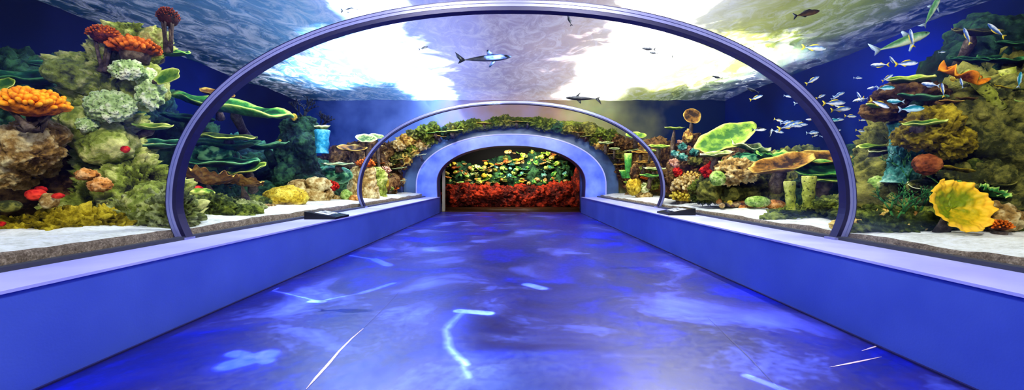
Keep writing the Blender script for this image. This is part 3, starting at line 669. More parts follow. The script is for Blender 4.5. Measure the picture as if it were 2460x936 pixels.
tower('rock_pillar', 'short pale rock column beside the far left rib foot', 12.4, [(478, 872, 34), (450, 872, 32), (425, 870, 28), (405, 872, 26), (398, 872, 10)], M_TAN, .9, .12, 3, seed=12)
tower('rock_pillar', 'ribbed pale green rock column inside the far left rib', 13.4, [(474, 905, 22), (450, 905, 24), (425, 906, 22), (408, 905, 18), (402, 905, 6)], M_ROCK, .9, .12, 3, seed=14)
fingers(878, 396, 12.3, 44, 24, M_RUST, 'orange coral cap on the short pale column', n=60)
fingers(925, 412, 13.6, 30, 22, M_PINK, 'pink coral tuft right of the ribbed column', n=50)
boulder(924, 440, 13.8, 20, 34, M_YBOULD, 'upright yellow coral beside the ribbed column', sub=4)

# ---------------------------------------------------------------- right side
plate(1742, 334, 8.6, 150, M_PLIME, 'big yellow-green leaf coral tilted up, right reef', .55, (38, -24), lobe=.1, cup=.05, stalk=.7, sdir=(-.1, .6, -1))
plate(1800, 356, 8.4, 96, M_PPALE, 'cream ruffled plate coral right of the big leaf coral', .5, (22, 10), ruf=.05, stalk=.6, sdir=(0, .7, -1))
plate(1722, 374, 8.2, 80, M_PPALE, 'thin pale plate coral beneath the big leaf coral', .5, (12, -6), stalk=.6, sdir=(0, .7, -1))
cup_coral(1868, 392, 8.0, 100, M_PGREEN, 'green folded cup coral behind the brown plates', .5, (10, 0), ruf=.08, stalk=.5)
plate(1880, 402, 7.0, 160, M_PBROWN, 'wide tan-orange plate coral, front of the right stack', .5, (22, -14), lobe=.14, stalk=.6, sdir=(.3, .8, -.7))
plate(1968, 386, 7.2, 130, M_PBROWN, 'olive-brown plate coral above the green one, right stack', .6, (24, -4), lobe=.12, stalk=.6, sdir=(.3, .8, -.6))
plate(1975, 414, 6.9, 150, M_PGREEN, 'broad green plate coral behind the near arch, right stack', .6, (24, -4), stalk=.5, sdir=(.3, .8, -.6))
plate(1992, 432, 6.6, 110, M_PLIME, 'yellow-rimmed plate coral directly behind the right arch post', .5, (10, 0), cup=.04, stalk=.4, sdir=(.3, .8, -.6))
boulder(1768, 412, 8.0, 96, 60, M_TAN, 'cream yellow knobbly cushion coral in the right reef centre', amp=.3, fr=3, spike=.12)
boulder(1722, 428, 7.9, 38, 36, M_GBOULD, 'round green ball coral left of the cream cushion', amp=.05)
boulder(1800, 390, 8.5, 110, 50, M_PTEAL, 'blue-green mound under the cream ruffled plate', amp=.2)
boulder(1712, 410, 8.5, 44, 40, M_RED, 'dark red sponge behind the green ball coral', name='red_sponge', cat='sponge', amp=.35, spike=.2)
rock('reef_rock', 'dark hollow rock below the green ball coral', 'rock', W(1740, 475, 8.3), [((0, .1, .1), (.45, .4, .25)), ((-.35, .2, .2), (.35, .3, .3)), ((.5, .2, .2), (.5, .4, .35))], M_OLIVE, 5, .35, 3)
for i, (px, py, w, h, mt, lab) in enumerate(((1820, 484, 58, 28, M_GBOULD, 'pale green egg-shaped boulder coral on the right sand'), (1862, 491, 46, 24, M_OBOULD, 'orange oval boulder coral next to the green one'))):
    boulder(px, py, 7.6, w, h, mt, lab, amp=.05)
rub = []
for i in range(22):
    px = 1728+i*5.6+random.uniform(-4, 4); py = 488+random.uniform(-7, 7)+(i*.35)
    boulder(px, py, 8.2+random.uniform(-.3, .2), random.uniform(12, 22), random.uniform(9, 15), random.choice((M_TAN, M_OBOULD, M_YBOULD)), 'small tan pebble in the rubble row left of the green boulder', name='reef_pebble', cat='stone', sub=3, amp=.25, group='tan pebbles along the right sand edge')
tubes(1900, 503, 6.0, [(0, 68, 12, -.05)], M_TUBE, 'yellow-green tube sponge, shorter and left of the pair')
tubes(1942, 496, 6.05, [(0, 74, 15, .02)], M_TUBE, 'yellow-green tube sponge, taller and right of the pair')
for i, (px, py, w, h, mt, lab, n) in enumerate(((1602, 452, 70, 46, M_TAN, 'cream finger coral clump near the far right rib foot', 80), (1640, 458, 70, 44, M_TAN, 'yellow-cream finger coral clump right of the cream one', 80), (1590, 476, 54, 30, M_YBOULD, 'low golden finger coral at the far right rib foot', 60), (1660, 432, 44, 30, M_PBROWN, 'brown finger coral above the cream clumps', 50))):
    fingers(px, py, 9.8, w, h, mt, lab, n=n, ff=1.3)
boulder(1688, 460, 8.8, 56, 56, M_GMOSS, 'dark green bushy coral right of the cream finger corals', amp=.3, spike=.25)
tower('reef_rock', 'knobbly multicoloured coral heap right of the far rib', 10.4, [(475, 1645, 60), (440, 1645, 58), (405, 1645, 48), (380, 1650, 36), (355, 1645, 22), (335, 1650, 12), (325, 1652, 5)], M_BROWN, .8, .16, 3, seed=21)
for px, py, w, h, mt, lab in ((1640, 352, 24, 18, M_TEAL, 'teal knob coral high on the multicoloured heap'), (1622, 368, 22, 16, M_TEAL, 'teal knob coral on the left of the multicoloured heap'), (1640, 378, 30, 18, M_TEAL, 'large teal knob coral in the middle of the heap'), (1668, 366, 32, 20, M_TEAL, 'teal cushion coral right of the heap'),
                              (1632, 340, 18, 12, M_PINK, 'pink knob coral near the heap top'), (1655, 355, 16, 12, M_PINK, 'pink knob coral right below the heap top'), (1618, 390, 30, 22, M_PINK, 'pink crust coral low left on the heap'), (1652, 328, 24, 34, M_PBROWN, 'upright tan coral crowning the multicoloured heap'), (1672, 388, 40, 24, M_OLIVE, 'olive crust coral low right on the heap'), (1628, 412, 30, 22, M_RED, 'red sponge on the heap foot')):
    boulder(px, py, 9.9, w*.72, h*.85, mt, lab, name='knob_coral', sub=4, amp=.5, fr=2, spike=.3)
plate(1663, 279, 12.5, 44, M_PBROWN, 'hazy round yellow disc coral below the bright surface', .9, (70, 0), cup=.03, stalk=1.7, sdir=(0, .2, -1))
plate(1620, 310, 13.2, 50, M_PLIME, 'hazy thin lime plate right of the far rib', .5, (10, 0), stalk=1.5, sdir=(0, .25, -1))
for px, py, w, d_, tl, mt, lab in ((1528, 328, 52, 14.6, 30, M_PLIME, 'yellow plate coral highest left of the far right rib'), (1583, 354, 52, 13.0, 14, M_PLIME, 'yellow-green plate coral crossing the far right rib'), (1562, 363, 30, 13.4, 16, M_PLIME, 'small yellow plate inside the far right rib'),
                                   (1405, 315, 78, 17.2, 8, M_PLIME, 'thin lime plate coral over the right of the portal'), (1455, 345, 40, 16.2, 14, M_PPALE, 'cream plate coral beside the portal collar, right'), (1476, 358, 26, 16.0, 20, M_PPALE, 'small cream cup plate beside the portal collar, right'),
                                   (1540, 368, 44, 14.4, 14, M_PBROWN, 'orange-tan plate coral behind the far right rib'), (1548, 392, 46, 14.2, 12, M_PBROWN, 'tan plate coral below the orange-tan one'), (1572, 408, 52, 13.2, 10, M_PPALE, 'pale shelf coral at right of the far rib, middle'), (1562, 424, 50, 13.0, 10, M_PGREEN, 'green shelf coral at right of the far rib, lower')):
    plate(px, py, d_, w, mt, lab, .6, (tl, 0), stalk=.5, sdir=(.2, .9, -.8))
tubes(1503, 428, 14.2, [(0, 60, 9, 0), (12, 26, 8, .2), (-9, 20, 7, -.3)], M_PGREEN, 'bright green cactus-like tube coral right of the portal')
for px, py, w, h, mt, lab in ((1507, 448, 34, 40, M_YBOULD, 'yellow round boulder coral next to the portal collar, right'), (1546, 452, 30, 24, M_PPALE, 'cream dome coral between portal and far right rib'), (1548, 470, 40, 20, M_TAN, 'tan stone on sand inside the far right rib'), (1570, 440, 28, 30, M_GMOSS, 'green tuft coral left of the far right rib'), (1525, 415, 22, 40, M_BROWN, 'dark brown upright rock right of the green cactus coral')):
    boulder(px, py, 13.6, w, h, mt, lab, sub=4, amp=.25)

# portal surrounds: mirrored masses
for px, py, w, h, mt, lab in ((955, 380, 44, 34, M_OLIVE, 'olive rock knob left of the portal collar'), (985, 352, 40, 30, M_GMOSS, 'green tuft on the left shoulder of the portal'), (1000, 335, 38, 26, M_BROWN, 'brown rock knob on the left portal shoulder'), (945, 430, 40, 50, M_BROWN, 'dark brown rock at the left foot of the portal'),
                              (1030, 322, 44, 20, M_GBOULD, 'pale green coral lump on the left portal shoulder'), (1490, 372, 40, 30, M_OLIVE, 'olive rock knob right of the portal collar'), (1450, 335, 40, 28, M_BROWN, 'brown knob on the right portal shoulder'), (1425, 322, 40, 22, M_GMOSS, 'green tuft on the right portal shoulder')):
    boulder(px, py, 16.9, w, h, mt, lab, name='reef_rock', cat='rock', sub=4, amp=.3)
rnd = random.Random(77)
for i in range(34):
    tt = math.pi*(i+.5)/34; c_, s_ = math.cos(tt), math.sin(tt)
    for q in range(2):
        f = 1.06+.16*q+rnd.uniform(-.03, .03)
        if abs(c_) < .55 and q: continue
        x, z = 4.52*f*c_, 1.15+2.5*(1.02+.10*q*(abs(c_)))*abs(s_)+.05
        d_ = 17.0-.5*q*abs(c_)
        mt = rnd.choice((M_BROWN, M_OLIVE, M_BROWN, M_GMOSS, M_TAN, M_PBROWN) if abs(c_) > .72 else (M_GMOSS, M_DARK, M_OLIVE, M_GMOSS))
        sx = 'left' if c_ < 0 else 'right'
        if rnd.random() < .72: boulder(1228+x/d_*1000, 436-(z-EYE)/d_*1000, d_, rnd.uniform(30, 46), rnd.uniform(22, 34), mt, 'rock lump in the reef ring hugging the %s of the portal collar' % sx, name='reef_rock', cat='rock', sub=4, amp=.4, spike=.2, group='reef ring round the portal, %s' % sx)
        else: plate(1228+x/d_*1000, 436-(z-EYE)/d_*1000, d_-.3, rnd.uniform(26, 44), rnd.choice((M_PLIME, M_PPALE, M_PBROWN)), 'thin plate coral in the reef ring hugging the %s of the portal collar' % sx, .6, (8, rnd.uniform(-10, 10)), cup=.04, stalk=.4, group='plates round the portal, %s' % sx, sdir=(0, .9, -.4))
m_lab = ['left', 'middle', 'right']
for i, (px, py, w) in enumerate(((1135, 303, 130), (1240, 294, 160), (1345, 302, 130))):
    boulder(px, py, 17.3, w, 20, M_GMOSS, 'dark green algae bank over the %s of the portal arch' % m_lab[i], name='algae_bank', cat='algae', sub=5, amp=.3, spike=.3, ry=.5)
for px, py, w, mt, lab in ((1085, 315, 56, M_PLIME, 'lime plate coral over the left shoulder of the portal'), (1010, 372, 30, M_PPALE, 'thin cream plate left of portal, upper'), (962, 382, 34, M_PBROWN, 'thin ochre plate left of portal, upper middle'), (958, 404, 40, M_PPALE, 'thin pale plate left of portal, lower middle'), (962, 434, 28, M_PPALE, 'thin white plate left of portal, lowest'), (1045, 318, 40, M_PGREEN, 'green plate on the portal left shoulder')):
    plate(px, py, 16.4, w, mt, lab, .5, (8, -6), cup=.04, stalk=.4, sdir=(0, .9, -.5))

# near right
t = cup_coral(2284, 500, 4.15, 165, M_CUP, 'large bright yellow ruffled cup coral on the right reef', .34, (66, -8), 10, ruf=.05, stalk=.35, lobes=11, asp=.78, curl=.03)
cup_coral(2285, 455, 4.7, 108, M_PGREEN, 'dark green bowl coral with pale rim behind the yellow cup', .4, (24, 6), ruf=.03, stalk=.35, lobes=5)
plate(2218, 448, 4.8, 70, M_PPALE, 'pale mint plate coral left of the green bowl', .7, (30, -6), stalk=.3, sdir=(0, .8, -.8))
plate(2280, 411, 4.8, 76, M_PGREEN, 'green leaf coral above the green bowl', .6, (24, -4), ruf=.05, stalk=.3, sdir=(.2, .9, -.4))
cup_coral(2380, 470, 4.3, 56, M_PGREEN, 'small green crumpled coral right of the yellow cup', .6, (30, 10), ruf=.12, stalk=.2)
boulder(2226, 395, 4.55, 56, 50, M_RBROWN, 'reddish brown cup-like coral in the shadowed rock recess', amp=.12)
tower('coral_column', 'blue-teal smooth coral column below the shoal, right reef', 5.0, [(440, 2165, 34), (410, 2172, 36), (380, 2178, 36), (350, 2174, 28), (320, 2168, 22), (300, 2165, 18), (290, 2165, 6)], M_TEAL, .8, .08, 3, seed=31)
branchy(2150, 535, 4.5, 82, M_BRANCH, 'dark green branching coral nearest the right arch post', 3, 4, .7, .016, nb=2)
branchy(2206, 520, 4.6, 74, M_BRANCH, 'dark green branching coral left of the yellow cup', 8, 4, .7, .014, nb=2, lean=(-.5, 0, .8))
branchy(2185, 460, 4.9, 90, M_BRANCH, 'tall thin green branching coral under the teal column', 12, 4, .7, .014, nb=2)
boulder(2118, 440, 5.4, 74, 46, M_GBOULD, 'yellow-green cushion coral right of the near arch post', amp=.12)
plate(2108, 425, 5.6, 76, M_PBROWN, 'ochre plate coral on top of the yellow-green cushion', .6, (14, 0), stalk=.2)
plate(2120, 347, 5.6, 120, M_PLIME, 'thin green plate coral reaching toward the right arch post', .4, (10, -9), cup=.03, stalk=.5, sdir=(.8, .4, -.3))
plate(2115, 362, 5.5, 60, M_PPALE, 'small pale plate coral below the thin green plate', .4, (10, -5), cup=.03, stalk=.4, sdir=(.8, .4, -.3))
fingers(2400, 545, 4.0, 50, 26, M_RUST, 'orange-pink finger tuft on the right rubble ridge', n=60)
plate(2185, 196, 4.9, 110, M_PLIME, 'olive-lime plate coral on top of the right ledge', .6, (16, -6), stalk=.2)
plate(2110, 256, 4.9, 56, M_PLIME, 'small lime plate coral at the left tip of the right ledge', .6, (10, 4), stalk=.3, sdir=(1, .3, -.2))
plate(2215, 238, 4.6, 110, M_PTEAL, 'teal plate coral on the face of the right ledge', .5, (16, 2), stalk=.3, sdir=(.2, .9, -.3))
plate(2220, 296, 4.4, 110, M_PLIME, 'long pale lime plate coral below the ledge, right reef', .35, (14, -6), cup=.04, stalk=.3, sdir=(.2, .9, -.3))
# orange frilly coral on a green trunk
t = thing('frilly_coral', 'orange frilly shelf coral on a green trunk, upper right', 'coral', W(2400, 240, 4.6))
k = 4.6/1000
m = MB(); tube(m, [(0, 0, -.1), (-.1, 0, .06), (-.28, -.02, .2), (-.4, -.02, .3)], [.07, .06, .05, .045], 14); m.build('trunk', M_TUBE, t)
m = MB(); disc(m, .24, .12, .03, .035, .25, 5, ruf=.05, ridg=.004); m.xf(Matrix.Translation((-.45, -.02, .27)) @ Euler((R(28), R(22), 0)).to_matrix().to_4x4()); m.build('shelf', M_ORANGE, t)
t = thing('tree_coral', 'olive green forked tree coral at the upper right edge', 'coral', W(2432, 245, 4.7))
m = MB(); tube(m, [(0, 0, -.1), (0, 0, .12), (-.03, 0, .25), (-.06, 0, .38)], [.09, .06, .055, .07], 14); m.build('trunk', M_TUBE, t)
m = MB(); tube(m, [(-.02, 0, .15), (.12, 0, .26), (.3, 0, .34)], [.05, .05, .06], 12); m.build('branch', M_TUBE, t)
for px, py, w, lab in ((2330, 148, 90, 'dark green plate coral above the orange frilly coral'), (2405, 148, 110, 'dark green plate coral at the upper right edge'), (2340, 82, 110, 'olive plate coral high at upper right under the surface'), (2430, 108, 80, 'shadowed plate coral at the right edge near the surface')):
    plate(px, py, 5.6, w, M_PDARK if py > 90 else M_OLIVE, lab, .6, (24, 0), lobe=.2, stalk=.6, sdir=(.5, .8, -.5))
rock('reef_rock', 'dark rock spire behind the plates at the upper right edge', 'rock', (6.9, 6.3, 2.6), [((0, 0, 0), (.7, .5, .9)), ((.5, 0, .6), (.7, .5, .6))], M_DARK, 5, .3, 2)

# ---------------------------------------------------------------- small corals growing over the banks
def scatter(banks, side, n, labels, group, mats, size=(.10, .26)):
    rnd = random.Random(side*5+n)
    for i in range(n):
        (c, r) = rnd.choice(banks)
        while True:
            u = Vector((rnd.uniform(-1, 1), rnd.uniform(-1, 1), rnd.uniform(-.1, 1)))
            if .2 < u.length < 1:
                u.normalize()
                if u.y < .15 and u.x*side < .45: break
        p = Vector(c)+Vector((u.x*r[0], u.y*r[1], u.z*r[2]))*.97
        if abs(p.x) < 4.0 or p.z < .8: continue
        s = rnd.uniform(*size); kd = rnd.choice('bbfpppt'); mt = rnd.choice(mats)
        px = 1228+p.x/p.y*1000; py = 436-(p.z-EYE)/p.y*1000; w = s/p.y*1000
        if px < -60 or px > 2520: continue
        if kd == 'b': boulder(px, py, p.y, w*1.3, w, mt, labels[0], sub=4, amp=.3, spike=.12, group=group+', lumps')
        elif kd == 'f': fingers(px, py, p.y, w*1.3, w, mt, labels[1], n=36, ff=1.3, group=group+', finger tufts')
        elif kd == 't': tubes(px, py+w*.3, p.y, [(0, w*.9, w*.18, rnd.uniform(-.3, .3)), (w*.35, w*.6, w*.15, rnd.uniform(0, .4))], mt, labels[3], group=group+', tube sponges')
        else: plate(px, py, p.y, w*2.0, mt, labels[2], .6, (rnd.uniform(5, 30), rnd.uniform(-12, 12)), stalk=.2, group=group+', plates', sdir=(-u.x, .8, -.4))
def labs(where): return ['rough coral lump '+where, 'stubby finger coral tuft '+where, 'small wavy plate coral '+where, 'pair of small tube sponges '+where]
scatter(LB[:4], -1, 50, labs('on the dark reef wall behind the near left arch'), 'left near bank corals', [M_PTEAL, M_PDARK, M_OLIVE, M_PGREEN, M_DARK, M_BROWN])
scatter(LB[4:8], -1, 40, labs('on the left banks around the rock pillar'), 'left middle bank corals', [M_PTEAL, M_OLIVE, M_PBROWN, M_TAN, M_PGREEN])
scatter(LB[8:], -1, 46, labs('on the rocks left of the far portal'), 'left portal corals', [M_OLIVE, M_PBROWN, M_TAN, M_BROWN, M_PLIME, M_RUST])
scatter(RB[:4], 1, 60, labs('on the massive reef rock at the right edge'), 'right near bank corals', [M_OLIVE, M_GMOSS, M_BROWN, M_PGREEN, M_PBROWN, M_MOSS], (.08, .2))
scatter(RB[4:9], 1, 60, labs('on the right banks between the two ribs'), 'right middle bank corals', [M_OLIVE, M_PGREEN, M_PBROWN, M_TAN, M_TEAL, M_PLIME, M_GBOULD])
scatter(RB[9:], 1, 60, labs('on the rocks right of the far portal'), 'right portal corals', [M_OLIVE, M_PBROWN, M_TAN, M_BROWN, M_PLIME, M_RUST, M_GMOSS])

# ---------------------------------------------------------------- reef seen through the portal
bank([((-2.6, 22.0, .5), (1.3, .7, .62)), ((-.8, 22.0, .45), (1.4, .7, .62)), ((1.0, 22.1, .5), (1.4, .7, .6)), ((2.8, 22.0, .55), (1.3, .7, .65))], 'low red-lit rock wall beyond the portal', M_REDROCK, sub=6, amp=.35, fr=2.2)
bank([((3.9, 21.6, 1.0), (.75, .8, 1.5))], 'tall dark red rock at the right beyond the portal', M_REDROCK, sub=5, amp=.2, fr=1.5)
FB = [((-2.6, 23.2, 1.2), (1.3, .8, 1.1)), ((-.6, 23.3, 1.5), (1.3, .8, 1.1)), ((1.2, 23.2, 1.7), (1.3, .8, 1.1)), ((2.4, 23.2, 1.4), (1.0, .8, 1.1))]
bank(FB, 'dark rock backdrop of the coral display beyond the portal', M_DARK, sub=5)
rnd = random.Random(4)
FM = [M_PGREEN, M_PLIME, M_PLIME, M_TAN, M_TAN, M_YBOULD, M_RBROWN, M_OBOULD, M_GBOULD, M_PPALE, M_OLIVE]
for i in range(230):
    px = rnd.uniform(1072, 1362); top = 362 if px > 1200 else 385; py = rnd.uniform(top, 442)
    if px < 1170 and py < 400 and rnd.random() < .6: continue
    d_ = 22.3+rnd.uniform(-.2, .2)+(442-py)/100*.5
    mt = rnd.choice(FM) if not (1190 < px and 395 < py < 430) else rnd.choice([M_PGREEN, M_GBOULD, M_TEAL, M_PGREEN])
    w = rnd.uniform(6, 14)
    if rnd.random() < .55: plate(px, py, d_, w*1.4, mt, 'small bright plate coral in the display beyond the portal', .7, (rnd.uniform(8, 30), rnd.uniform(-25, 25)), stalk=.3, group='plates beyond the portal', sdir=(0, 1, -.3))
    else: boulder(px, py, d_, w, w*.8, mt, 'small bright coral lump in the display beyond the portal', sub=3, amp=.35, group='lumps beyond the portal')

# ---------------------------------------------------------------- info panels on the ledges
for s, px, d_, lab in ((-1, 790, 7.3, 'black slanted info panel on the left ledge'), (1, 1622, 8.15, 'black slanted info panel on the right ledge')):
    t = thing('info_panel', lab, 'sign', (s*3.22, d_, HB+.001), (0, 0, 0))
    L, D, H0, H1 = .30, .26, .035, .13
    # wedge: high edge toward the glass, low edge toward the walkway
    m = MB(); a, b = (-s*D, s*D) if s > 0 else (s*D*-1, s*D)
    xi, xo = -s*D, s*D
    m.add([(xi, -L, 0), (xo, -L, 0), (xo, -L, H1), (xi, -L, H0), (xi, L, 0), (xo, L, 0), (xo, L, H1), (xi, L, H0)],
          [(0, 1, 2, 3), (7, 6, 5, 4), (0, 4, 5, 1), (3, 2, 6, 7), (0, 3, 7, 4), (1, 5, 6, 2)])
    m.build('housing', M_SIGN, t, False)
    def onp(u, v, e): return (xi+(xo-xi)*u, -L+2*L*v, H0+(H1-H0)*u+e)
    def quad(u0, u1, v0, v1, e, nm, mt, par):
        m = MB(); m.add([onp(u0, v0, e), onp(u1, v0, e), onp(u1, v1, e), onp(u0, v1, e)], [(0, 1, 2, 3)]); return m.build(nm, mt, par, False)
    sc = quad(.06, .94, .05, .95, .003, 'screen', M_SCREEN, t)
    quad(.3, .75, .15, .38, .005, 'picture', M_WHITE, sc); quad(.3, .55, .45, .62, .005, 'picture', M_WHITE, sc); quad(.6, .78, .45, .62, .005, 'picture', M_WHITE, sc); quad(.3, .75, .70, .86, .005, 'text_block', M_WHITE, sc)

# ---------------------------------------------------------------- fish
def fish_proto(mat, finm, deep=.2, wide=.09, shark=False, dorsal=None):
    """unit length along X, nose at +.5"""
    t = bpy.data.objects.new('fish', None)
    m = MB(); n = 14; prof = [(.5, .02, 0), (.47, .30, 0), (.40, .62, 0), (.28, .92, 0), (.12, 1, 0), (-.05, .88, .0), (-.2, .62, .0), (-.32, .34, 0), (-.4, .17, 0), (-.44, .15, 0)]
    vs = []; hs = []
    for x, f, zo in prof:
        for j in range(n):
            a = 6.2832*j/n; vs.append((x, math.cos(a)*wide*.5*f, math.sin(a)*deep*.5*f)); hs.append(.5-.5*math.sin(a))
    fs = [(i*n+j, i*n+(j+1) % n, (i+1)*n+(j+1) % n, (i+1)*n+j) for i in range(len(prof)-1) for j in range(n)]
    fs += [tuple(range(n))[::-1], tuple((len(prof)-1)*n+j for j in range(n))]
    m.add(vs, fs, hs)
    parts = [('body', m, mat)]
    m = MB()
    if shark: strip_poly(m, [(-.42, .015), (-.60, .17), (-.57, .06), (-.52, 0), (-.56, -.07), (-.5, -.05), (-.42, -.015)], .006)
    else: strip_poly(m, [(-.42, .02), (-.56, .13), (-.60, .12), (-.53, 0), (-.60, -.12), (-.56, -.13), (-.42, -.02)], .006)
    parts.append(('tail_fin', m, finm))
    m = MB(); e = deep*.5
    if shark: strip_poly(m, [(.16, e*.9), (.05, e+.10), (.02, e+.09), (.03, e*.85)], .006)
    else: strip_poly(m, [(.22, e*.9), (.1, e+.045), (-.1, e+.03), (-.3, e*.42), (-.1, e*.8)], .005)
    parts.append(('dorsal_fin', m, finm if dorsal is None else dorsal))
    m = MB()
    if shark: strip_poly(m, [(.22, -e*.6), (.06, -e-.12), (.04, -e-.10), (.12, -e*.7)], .006)
    else: strip_poly(m, [(-.02, -e*.85), (-.12, -e-.03), (-.3, -e*.42), (-.15, -e*.7)], .005)
    parts.append(('belly_fin', m, finm if dorsal is None else dorsal))
    for s in (-1, 1):
        m = MB(); ell(m, (.40, s*wide*.25, deep*.08), (.018, .01, .018), 1, 0); parts.append(('eye', m, M_EYE))
    out = []
    for nm, mb, mt in parts:
        me_o = mb.build(nm, mt, None); COL.objects.unlink(me_o); out.append((nm, me_o.data))
        bpy.data.objects.remove(me_o)
    bpy.data.objects.remove(t)
    return out
FP = {'silver': fish_proto(M_FISH, M_YFIN, .24), 'teal': fish_proto(M_FISHT, M_SFIN, .26), 'green': fish_proto(M_FISHG, M_FISHG and M_SFIN, .17, .11, True),
      'dark': fish_proto(M_FISHD, M_DFIN, .2), 'brown': fish_proto(M_FISHB, M_DFIN, .22), 'shark': fish_proto(M_FISHD, M_DFIN, .13, .12, True), 'plain': fish_proto(M_FISH, M_SFIN, .26), 'band': fish_proto(M_FISHZ, M_DFIN, .26), 'yellow': fish_proto(M_YBOULD, M_YFIN, .6, .14)}
def fish(kind, px, py, d, L, ang, label, yaw=0, group=None, name=None):
    k = d/1000
    o = thing(name or ('shark' if kind in ('shark',) else 'fish'), label, 'shark' if kind == 'shark' else 'fish', W(px, py, d), (0, -R(ang), R(yaw)), group)
    if yaw: o.rotation_euler = (Euler((0, 0, R(yaw))).to_matrix() @ Euler((0, -R(ang), 0)).to_matrix()).to_euler()
    s = L*k/1.1; o.scale = (s, s, s)
    for nm, me in FP[kind]:
        c = bpy.data.objects.new(nm, me); COL.objects.link(c); c.parent = o
    return o
Y = 'silver-white fish with yellow tail '
for a in (
    ('silver', 2190, 90, 4.6, 46, 100, Y+'swimming straight up beside the green shark-like fish'),
    ('silver', 2323, 85, 4.6, 44, 112, Y+'hanging upright, upper right'),
    ('silver', 2392, 72, 4.6, 54, 142, Y+'diving diagonally at the upper right corner'),
    ('silver', 2112, 156, 4.7, 46, 182, Y+'heading left, middle of the right shoal'),
    ('silver', 2180, 152, 4.6, 58, 4, Y+'heading right, largest in the upper shoal'),
    ('silver', 2133, 186, 4.7, 32, 32, Y+'small, tilted up just above the right ledge'),
    ('silver', 2115, 250, 4.5, 52, -22, Y+'in front of the small lime plate tip'),
    ('silver', 2265, 215, 4.3, 36, 98, Y+'upright in front of the right ledge'),
    ('silver', 2006, 247, 5.6, 56, 2, Y+'heading right just outside the near arch'),
    ('silver', 2022, 262, 5.8, 50, 6, Y+'slim, just below the one beside the near arch'),
    ('silver', 1953, 192, 6.0, 38, 30, Y+'tilted up above the near arch curve'),
    ('silver', 1958, 115, 6.4, 60, -4, Y+'high outside the near arch curve, over blue water'),
    ('silver', 1900, 300, 7.4, 62, 18, Y+'longest inside the near arch, right'),
    ('silver', 1818, 234, 8.4, 34, 20, Y+'small inside the arch under the bright surface'),
    ('teal', 2130, 211, 4.6, 44, 2, 'teal fish in front of the top of the right ledge'),
    ('teal', 2192, 261, 4.3, 64, 3, 'turquoise fish, largest of the ledge fish'),
    ('teal', 2150, 243, 4.5, 44, 178, 'teal fish facing left beside the turquoise one'),
    ('plain', 2234, 203, 4.4, 46, 172, 'blue-white fish above the teal plate, right ledge'),
    ('green', 2170, 100, 5.2, 150, 19, 'long pale green shark-like fish in the upper right water'),
    ('green', 2240, 25, 5.6, 90, 62, 'pale green fish rising to the surface at upper right'),
    ('plain', 2264, 125, 5.2, 18, 5, 'tiny white fish alone left of the dark plates, upper right'),
    ('plain', 2062, 187, 5.4, 22, 0, 'tiny white fish alone in dark water right of the arch'),
    ('yellow', 2290, 190, 4.5, 20, 170, 'round yellow fish below the orange frilly coral'),
    ('plain', 2310, 198, 4.4, 26, 105, 'white upright fish right of the round yellow fish'),
    ('teal', 2450, 190, 4.3, 40, 80, 'pale turquoise fish at the right edge'),
    ('shark', 1168, 140, 8.2, 135, 4, 'small dark shark gliding over the tunnel centre'),
    ('dark', 1018, 115, 8.2, 24, 16, 'small dark fish left of the gliding shark'),
    ('band', 842, 25, 7.6, 44, 2, 'dark banded fish near the surface at the top left'),
    ('dark', 1368, 47, 7.6, 30, 108, 'dark fish near the top centre just inside the near arch'),
    ('brown', 1940, 32, 6.2, 66, 12, 'dark brown fish against the olive surface, upper right'),
    ('dark', 1557, 117, 8.6, 34, 175, 'dark blue fish on the bright glow, upper of two'),
    ('dark', 1570, 127, 8.6, 22, 176, 'dark blue fish on the bright glow, lower of two'),
    ('dark', 1722, 185, 9.0, 28, 165, 'grey fish at the lower right of the bright glow'),
    ('dark', 1616, 136, 9.0, 10, 90, 'tiny dark fish in the middle of the bright glow'),
    ('dark', 1808, 216, 8.6, 34, 160, 'slim dark fish under the right glow near the arch'),
    ('shark', 1398, 236, 10.4, 86, 178, 'thin grey shark over the far rib, right of centre'),
    ('band', 1825, 311, 7.8, 36, 2, 'striped white fish right of the big leaf coral'),
    ('band', 1852, 318, 7.8, 22, 80, 'black and white fish beside the striped fish'),
    ('teal', 2000, 289, 6.2, 34, 5, 'pale fish just right of the arch over bright blue water'),
    ('yellow', 672, 337, 9.2, 10, 0, 'tiny bright fish beside the rock pillar'),
    ):
    fish(*a)
rnd = random.Random(11)
for i in range(26):
    fish(rnd.choice(('plain', 'silver', 'plain')), rnd.uniform(1870, 2100), rnd.uniform(225, 330), rnd.uniform(6, 7.6), rnd.uniform(16, 40), rnd.choice((0, 180, 0))+rnd.uniform(-20, 25),
         'small silver fish in the loose shoal over blue water behind the right arch', group='loose silver shoal behind the right arch')
for i in range(10):
    fish('plain', rnd.uniform(2060, 2200), rnd.uniform(130, 330), rnd.uniform(4.8, 5.4), rnd.uniform(14, 30), rnd.choice((0, 180, 60, 120))+rnd.uniform(-20, 20),
         'tiny white fish scattered around the right ledge shoal', group='tiny fish around the right ledge')

